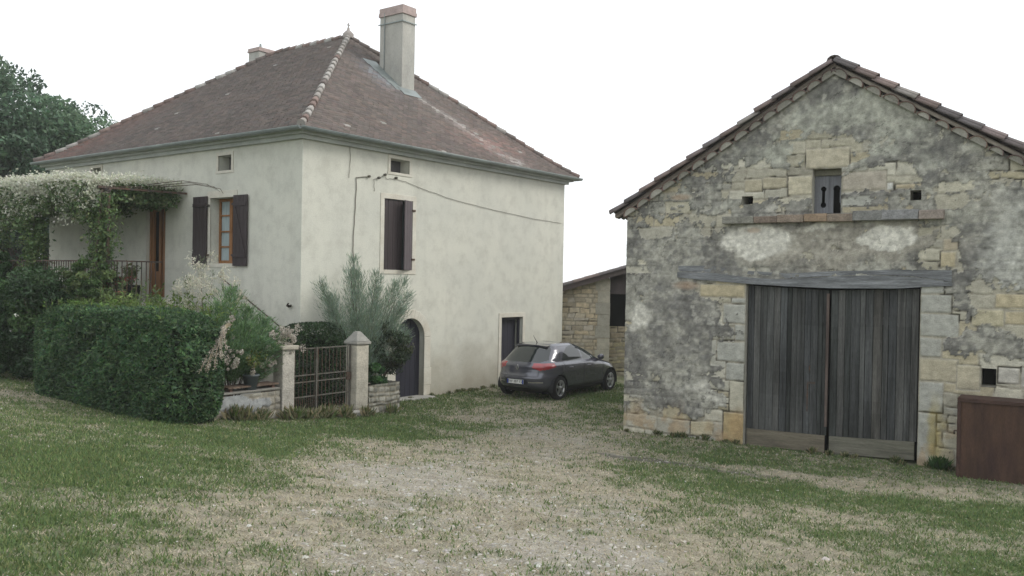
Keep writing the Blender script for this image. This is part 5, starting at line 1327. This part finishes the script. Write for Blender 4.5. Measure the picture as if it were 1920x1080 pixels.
# dried plumes hanging over the hedge's right end
dp = thing("dried_plume", "drooping dried pinkish plume hanging over the right end of the big hedge", "dried flower", hpv(-3.35, 2.1, 2.2)); base = np.array(dp.location)
st = MB(); LP = []
for k in range(7):
    p0 = hpv(-3.2, 2.0, 2.25); p2 = hpv(-4.25 + k * .08, 2.62 + random.uniform(-.05, .1), 1.5 + k * .05 + random.uniform(-.1, .1)); p1 = hpv(-3.8, 2.45, 2.2 + k * .03)
    cv = [p0 * (1 - t) ** 2 + p1 * 2 * t * (1 - t) + p2 * t * t for t in np.linspace(0, 1, 9)]; st.tube([c - Vector(base) for c in cv], .006, 4)
    for _ in range(150):
        u_ = random.uniform(.45, 1) * 7.99; i = int(u_); LP.append(tuple(cv[i].lerp(cv[i + 1], u_ - i) + Vector((random.gauss(0, .02), random.gauss(0, .02), random.gauss(0, .02)))))
st.build("stem", mat("dry_stem", (.30, .25, .17), .9, .2, bump=0), dp)
LP = np.array(LP); leaves("plume", LP - base, .016, PETAL, dp, vary(len(LP), palette(len(LP), [(.46, .41, .35), (.56, .51, .45)]), .15, .04), .6)

def shrub(name, label, cen, rad, nleaf, size, cols, ncl=30, cat="shrub", blossoms=None, group=None, clr=.32, aspect=.45):
    root = Vector((cen[0], cen[1], max(cen[2] - rad[2], float(ground_z(cen[0], cen[1])))))
    t = thing(name, label, cat, root, 0, group); base = np.array(root)
    cc = unit(ncl) * (rng.uniform(.25, 1, ncl) ** .5)[:, None] * np.array(rad) * .82 + np.array(cen)
    cc[:, 2] = np.maximum(cc[:, 2], base[2] + .1)
    P, wch = clusters(nleaf, cc, np.full(ncl, min(rad) * clr) * rng.uniform(.7, 1.3, ncl), .75)
    cb = palette(ncl, cols) * rng.uniform(.8, 1.2, (ncl, 1))
    leaves("foliage", P - base, size, LEAF, t, vary(nleaf, cb[wch], .3, .1), aspect)
    st = MB()
    for k in range(min(ncl, 12)): st.tube([(random.uniform(-.08, .08), random.uniform(-.08, .08), 0), tuple((cc[k] - base) * .5 + np.array((0, 0, .1))), tuple(cc[k] - base)], [.02, .012, .006], 4)
    st.build("stem", BARK, t)
    if blossoms:
        col, nb, sz = blossoms; q = cc[rng.integers(0, ncl, nb)] + unit(nb) * min(rad) * clr * 1.05
        P2 = np.repeat(q, 7, axis=0) + rng.normal(0, sz * .45, (nb * 7, 3)); leaves("blossom", P2 - base, sz * .6, PETAL, t, vary(nb * 7, np.array(col), .12, .03), .8)
    return t
shrub('mock_orange', 'loose yellow-green bush rising between the big hedge and the terrace stair', BRIGHT[0], BRIGHT[1], 9000, .045, [(.10, .16, .05), (.075, .13, .042), (.13, .18, .065)], 44)
# left of the hedge: rose bushes and creeper below the terrace
DKG = [(.034, .070, .030), (.048, .095, .038), (.068, .125, .045)]
q = hl([(5.2, 3.2, 1.75)])[0]; shrub("rose_bush", "dark rose bush with a few white blooms between the terrace and the big hedge", q, (1.5, 1.1, 1.65), 20000, .05, DKG, 70, blossoms=((.62, .62, .58), 14, .05))
q = hl([(8.3, 3.4, 1.5)])[0]; shrub("laurel_bush", "broad mid-green bush filling the foot of the terrace at the left", q, (1.6, 1.2, 1.75), 20000, .055, [(.035, .085, .028), (.05, .11, .034), (.03, .065, .026)], 60, blossoms=((.60, .60, .56), 8, .05))
q = hl([(11.0, 4.0, 1.3)])[0]; shrub("laurel_bush", "glossy green bush at the far left end below the terrace", q, (1.5, 1.3, 1.3), 12000, .06, [(.035, .095, .030), (.05, .12, .036)], 50)
q = hl([(6.0, 4.6, 1.05)])[0]; shrub("bramble", "low dark bramble at the left foot of the big clipped hedge", q, (.8, .8, .8), 7000, .045, DKG, 30)
q = hl([(7.2, 2.45, 2.9)])[0]; shrub("ivy_clump", "ivy climbing over the terrace railing, in the middle of the terrace", q, (.75, .3, .6), 5000, .045, [(.045, .085, .03), (.06, .11, .035)], 24, cat="ivy")
q = hl([(10.2, 2.4, 2.9)])[0]; shrub("ivy_clump", "dark ivy mass over the railing at the far left of the terrace", q, (1.6, .35, .75), 9000, .05, DKG, 40, cat="ivy")

q = hl([(4.2, 2.65, 2.75)])[0]; shrub("climbing_rose", "light green climbing rose leaning on the right end of the terrace railing", q, (.85, .4, .8), 8000, .042, [(.10, .165, .055), (.075, .135, .045), (.14, .19, .07)], 40)
q = hl([(6.9, 2.9, 2.35)])[0]; shrub("dark_creeper", "dark creeper heaped against the foot of the terrace railing", q, (1.6, .45, .6), 9000, .05, DKG, 44)
q = hl([(9.6, 2.7, 3.0)])[0]; shrub("leafy_mass", "deep green leafy mass hiding the far left stretch of the railing", q, (1.5, .4, .8), 9000, .055, [(.04, .095, .034), (.058, .12, .042), (.034, .075, .03)], 40)
# flowering vine over the pergola
vine = thing("flowering_vine", "silver-lace vine smothered in creamy white blossom along the terrace pergola", "vine", A, TH); vb = np.array(A)
n_ = 42000
wl_ = 12.8 - 8.2 * rng.uniform(0, 1, n_) ** .85; o_ = rng.uniform(.15, 2.55, n_) ; low = rng.uniform(0, 1, n_)
topz_ = 5.30 + .28 * (fbm(wl_ * .9, o_ * .9, 901) - .4) - .16 * np.clip((4.6 - wl_) / 1.4, 0, 1)
hang = np.where(o_ > 1.9, np.interp(wl_, [3.2, 4.2, 4.6, 5.4, 6.2, 7.5, 8.3, 9.2, 12.8], [.2, .4, 1.3, .9, .55, .75, 1.0, 1.3, 1.45]), np.interp(wl_, [3.2, 5, 12], [.25, .45, .6])) * (.6 + .8 * fbm(wl_ * 2.2, o_ * 2, 902))
z_ = topz_ - low ** 1.2 * hang
dens = fbm(wl_ * 2.4, z_ * 2.4 + o_, 903) > .40
P = np.stack([wl_, o_ + rng.normal(0, .06, n_), z_], -1)[dens]
Pl = np.stack([-P[:, 1], P[:, 0], P[:, 2]], -1)
n_ = len(Pl)
leaves("foliage", Pl, .055, LEAF, vine, vary(n_, palette(n_, [(.11, .175, .07), (.14, .21, .085), (.08, .135, .055), (.18, .21, .11)]), .3, .1), .5)
# a hanging column of growth at the corner post, and one at the next
n_ = 5200; k_ = rng.integers(0, 2, n_); z_ = rng.uniform(2.6, 5.0, n_); cxx = np.where(k_ == 0, 4.55, 7.9); wdth = np.where(k_ == 0, .32, .24) * (.6 + .5 * fbm(z_ * 2, k_ * 7.0, 905))
P = np.stack([cxx + rng.normal(0, 1, n_) * wdth, TO - .05 + rng.normal(0, .13, n_), z_], -1)
leaves("hanging_foliage", np.stack([-P[:, 1], P[:, 0], P[:, 2]], -1), .05, LEAF, vine, vary(n_, palette(n_, [(.11, .18, .065), (.15, .21, .075), (.085, .14, .055)]), .3, .1), .5)
n_ = 95000; wl_ = rng.uniform(4.5, 12.8, n_); o_ = rng.uniform(.1, 2.6, n_)
tz_ = 5.36 + .30 * (fbm(wl_ * .9, o_ * .9, 901) - .4) - .2 * np.clip((4.8 - wl_) / 1.2, 0, 1)
front = rng.uniform(0, 1, n_) < .55
o_ = np.where(front, 2.3 + rng.normal(0, .14, n_), o_); z_ = np.where(front, tz_ - rng.gamma(1.1, .27, n_) + .05, tz_ + .05 + rng.normal(0, .07, n_))
keep = (fbm(wl_ * 2.6, z_ * 2.6 + o_ * .7, 911, 4) > .42 + .13 * (5.3 - z_)) & (z_ > 4.2)
P = np.stack([-o_, wl_, z_], -1)[keep]; n_ = len(P)
leaves("blossom", P, .032, PETAL, vine, vary(n_, palette(n_, [(.66, .66, .57), (.72, .71, .64), (.58, .59, .48), (.52, .55, .42)]), .12, .04), .6)
st = MB()
for k in range(14):
    y0 = 4.6 + k * .6; st.tube([(-TO + random.uniform(-.2, .4), y0, 5.12 + random.uniform(-.05, .1)), (-1.2, y0 + random.uniform(-.3, .3), 5.26), (-.2, y0 + random.uniform(-.3, .3), 5.28)], .016, 5)
st.tube([(-TO, 4.5, TZ), (-TO - .05, 4.6, 3.6), (-TO, 4.45, 5.1)], [.04, .03, .025], 6)
for k in range(3): st.tube([(-1.2 + k * .2, 5.2, 5.3), (-.9 + k * .12, 3.3 - .1 * k, 5.38 - .04 * k), (-.7 + k * .1, 2.6 - .12 * k, 5.28 - .05 * k), (-.65 + k * .1, 2.3, 5.14 - .04 * k)], [.014, .011, .008, .004], 4)
st.build("stem", BARK, vine)

# planter shrub, potted plants, crate, weeds
q = hp([(.95, 1.45, .98)])[0]; shrub("planter_shrub", "glossy bright green shrub growing in the dry-stone planter", q, (.42, .36, .34), 3600, .045, [(.05, .12, .035), (.07, .15, .045), (.035, .085, .03)], 22)
q = hp([(1.85, .75, 1.5)])[0]; shrub("dark_shrub", "dark olive shrub under the tamarisk, beside the arched door", q, (.72, .40, .75), 11000, .035, [(.030, .055, .028), (.045, .07, .034), (.06, .07, .035)], 60, clr=.45)
def pot(name, label, loc, r, h_, mt, cols=None, ph=.4, cat="plant pot", pr=.22, flower=None, nl=500):
    t = thing(name, label, cat, loc)
    b = MB(); b.lathe([(0, 0), (r * .72, 0), (r * .98, h_ * .86), (r * 1.08, h_ * .87), (r * 1.08, h_), (r * .95, h_), (r * .93, h_ * .9), (0, h_ * .88)], 0, 0, 20); b.build("pot", mt, t)
    if cols:
        st = MB(); tips = []
        for k in range(12):
            tip = Vector((random.gauss(0, pr * .6), random.gauss(0, pr * .6), h_ + random.uniform(.4, 1) * ph)); st.tube([(0, 0, h_ * .85), tuple(tip * .6 + Vector((0, 0, h_ * .35))), tuple(tip)], [.008, .006, .003], 4); tips.append(tuple(tip))
        st.build("stem", mat("green_stem", (.09, .10, .04), .8, .2, bump=0), t)
        P, wch = clusters(nl, np.array(tips), np.full(12, pr * .55), .9); leaves("foliage", P, .035, LEAF, t, vary(nl, palette(nl, cols), .3, .1), .45)
        if flower: P, wch = clusters(260, np.array(tips) + (0, 0, .03), np.full(12, pr * .45), .7); leaves("blossom", P, .022, PETAL, t, vary(260, np.array(flower), .2, .05), .8)
    return t
BLUEPOT = mat("grey_blue_pot", (.085, .105, .115), .5, .15, bump=.1)
p_ = hpv(-2.48, 1.60, .955)
pot("flower_pot", "grey-blue flower pot with yellow-green foliage standing on the low garden wall", p_, .15, .30, BLUEPOT, [(.14, .18, .04), (.10, .15, .04), (.20, .19, .05)], .45)
gp = hl([(4.1, TO - .2, TZ)])[0]; pot("geranium_pot", "terracotta pot of red geraniums at the right end of the terrace railing", Vector(gp), .2, .26, TERRACOTTA, [(.05, .09, .03), (.07, .11, .04)], .3, flower=(.30, .05, .06))
gp = hl([(6.3, .45, TZ)])[0]; pot("black_tub", "black plant tub with trailing leaves beside the front door", Vector(gp), .24, .36, PLASTIC, [(.09, .13, .04), (.14, .16, .05)], .5)
cr = thing("wooden_bench", "low weathered bench of reddish boards behind the low garden wall", "bench", HP(-3.05, 1.30, .62), TH)
b = MB(); 
for k in range(3): b.box(0, 1.15, -.02, .02, .55 + k * .16, .67 + k * .16, random.choice([(.19, .125, .10), (.23, .15, .12), (.16, .11, .085)]))
b.build("backrest", OLDWOOD, cr)
b = MB()
for k in range(3): b.box(0, 1.15, -.40 + k * .125, -.29 + k * .125, .40, .43, random.choice([(.15, .11, .085), (.19, .14, .11)]))
b.build("seat", OLDWOOD, cr)
for x_ in (.06, 1.03): b = MB(); b.box(x_, x_ + .06, -.36, .0, 0, .395, (.16, .10, .08)); b.build("leg", OLDWOOD, cr)

def tuft(name, label, loc, n_, h_, cols, group=None, w_=.012, spread=.5):
    t = thing(name, label, "weed", loc, 0, group); P = np.zeros((n_, 3)); P[:, :2] = rng.normal(0, h_ * .22, (n_, 2)); d = np.concatenate([rng.normal(0, spread, (n_, 2)), np.ones((n_, 1))], 1); d /= np.linalg.norm(d, axis=1)[:, None]
    leaves("blades", P + d * h_ * .5, h_ * .5, LEAF, t, vary(n_, palette(n_, cols), .3, .1), .16, direction=d, spread=.1); return t
_t = Vector((math.cos(TB), math.sin(TB), 0)); _n = Vector((math.sin(TB), -math.cos(TB), 0))
def bp(s, o):
    v = B + _t * s + _n * o; return Vector((v.x, v.y, float(gz(v.x, v.y))))
tuft("weed_tuft", "leafy weed at the foot of the barn wall, between door and rusty tank", bp(6.08, .08), 170, .24, [(.045, .10, .03), (.065, .13, .04)], spread=.45)
for k in range(26):
    s_ = random.choice([random.uniform(.1, 2.5), random.uniform(2.6, 5.7), random.uniform(5.8, 6.4)]); tuft("grass_tuft", "ragged grass tuft along the foot of the barn front", bp(s_, random.uniform(.03, .12)), 60, random.uniform(.06, .15), [(.07, .11, .04), (.12, .14, .06), (.30, .26, .15)], "grass tufts at the foot of the barn")
for k in range(20):
    s_ = random.uniform(1.5, 7.2); v = HP(s_, random.uniform(.04, .14)); tuft("grass_tuft", "ragged grass tuft along the foot of the house's right wall", Vector((v.x, v.y, float(gz(v.x, v.y)))), 60, random.uniform(.06, .13), [(.08, .12, .045), (.12, .15, .06), (.30, .27, .16)], "grass tufts at the foot of the house")
for k in range(22):
    s_ = random.uniform(-3.5, 1.5); v = HP(s_, GO + random.uniform(.22, .45) + (.2 if -1.5 < s_ < .1 else 0)); tuft("grass_tuft", "dry grass tuft along the foot of the garden wall and gate", Vector((v.x, v.y, float(gz(v.x, v.y)))), 60, random.uniform(.12, .34), [(.10, .14, .05), (.30, .27, .17), (.20, .19, .10)], "grass tufts at the foot of the garden wall")

# ------------------------------------------------------------------ trees
def tree(name, label, root, height, crown, ncl, nleaf, size, cols, cl_r, trunk=.35, group=None, seed=1):
    r_ = random.Random(seed); t = thing(name, label, "tree", root, 0, group)
    cen, rad = np.array(crown[0]), np.array(crown[1])
    d = unit(ncl); cc = cen + d * (rng.uniform(.2, 1, ncl) ** .45)[:, None] * rad * (.84 + .2 * rng.uniform(0, 1, (ncl, 1)))
    tr = MB(); topp = Vector((cen[0] * .5, cen[1] * .5, cen[2]))
    tr.tube([(0, 0, -.2), (.05, .03, height * .18), (topp.x * .5, topp.y * .5, height * .35), tuple(topp)], [trunk, trunk * .8, trunk * .65, trunk * .3], 10)
    for k in range(min(ncl, 46)):
        s0 = Vector((topp.x * .5, topp.y * .5, height * .33)).lerp(topp, r_.uniform(0, 1)); e = Vector(cc[k]); md = s0.lerp(e, .5) + Vector((0, 0, r_.uniform(.0, .6)))
        tr.tube([s0, md, e], [trunk * .25, trunk * .15, .02], 5)
    tr.build("trunk", BARK, t)
    P, wch = clusters(nleaf, cc, cl_r * rng.uniform(.6, 1.35, ncl), .62)
    cb = palette(ncl, cols) * rng.uniform(.75, 1.3, (ncl, 1))
    leaves("crown", P, size, LEAF, t, vary(nleaf, cb[wch], .25, .08), .5); return t
TC = [(.075, .135, .08), (.095, .16, .095), (.06, .11, .07), (.115, .185, .11)]
tree("walnut_tree", "tall broad walnut tree standing behind the left end of the farmhouse", (-25.0, 41.5, 0), 13.5, ((0, -1, 8.1), (6.0, 5.0, 5.0)), 270, 90000, .115, TC, 1.12, .4, seed=3)
tree("dense_tree", "dense dark tree behind the walnut at the left edge", (-33, 46, 0), 12, ((0, 0, 6.5), (6, 5, 5)), 80, 22000, .19, TC, 1.5, .4, seed=4)
tree("low_tree", "low dark tree filling in below the walnut, beside the house's far corner", (-21.5, 38, 0), 7.5, ((0, 0, 3.6), (4.2, 3.0, 3.4)), 60, 16000, .14, [(.035, .065, .04), (.05, .085, .048)], 1.1, .25, seed=5)
# garden hedge closing the view beyond the terrace
far = thing("boundary_hedge", "tall dark hedge beyond the far end of the terrace, under the walnut", "hedge", (-20, 30, 0))
n_ = 16000; P = np.stack([rng.uniform(-7, 5.5, n_), rng.normal(0, .5, n_), rng.uniform(0, 1, n_)], -1); P[:, 2] = P[:, 2] * (3.0 + .9 * (fbm(P[:, 0] * .7, P[:, 1] * 0, 950)))
P[:, 1] += P[:, 0] * .35
leaves("foliage", P, .11, LEAF, far, vary(n_, palette(n_, DKG), .35, .1), .5)

# ------------------------------------------------------------------ thin even volume, added to imitate the veil of lens glare
hz = MB(); hz.box(-175, 175, -175, 175, -2.5, 18.0)
HZ = bpy.data.materials.new("glare_volume"); HZ.use_nodes = True; hn = HZ.node_tree; hn.nodes.clear()
ho = hn.nodes.new("ShaderNodeOutputMaterial"); pv = hn.nodes.new("ShaderNodeVolumePrincipled")
pv.inputs["Color"].default_value = (.95, .97, .98, 1); pv.inputs["Density"].default_value = 0.0008
hn.links.new(pv.outputs[0], ho.inputs["Volume"])
tag(hz.build("glare_veil", HZ), "thin pale volume added over the whole farmyard to imitate lens glare", "glare_veil", kind="stuff")
scene.cycles.volume_bounces = 1
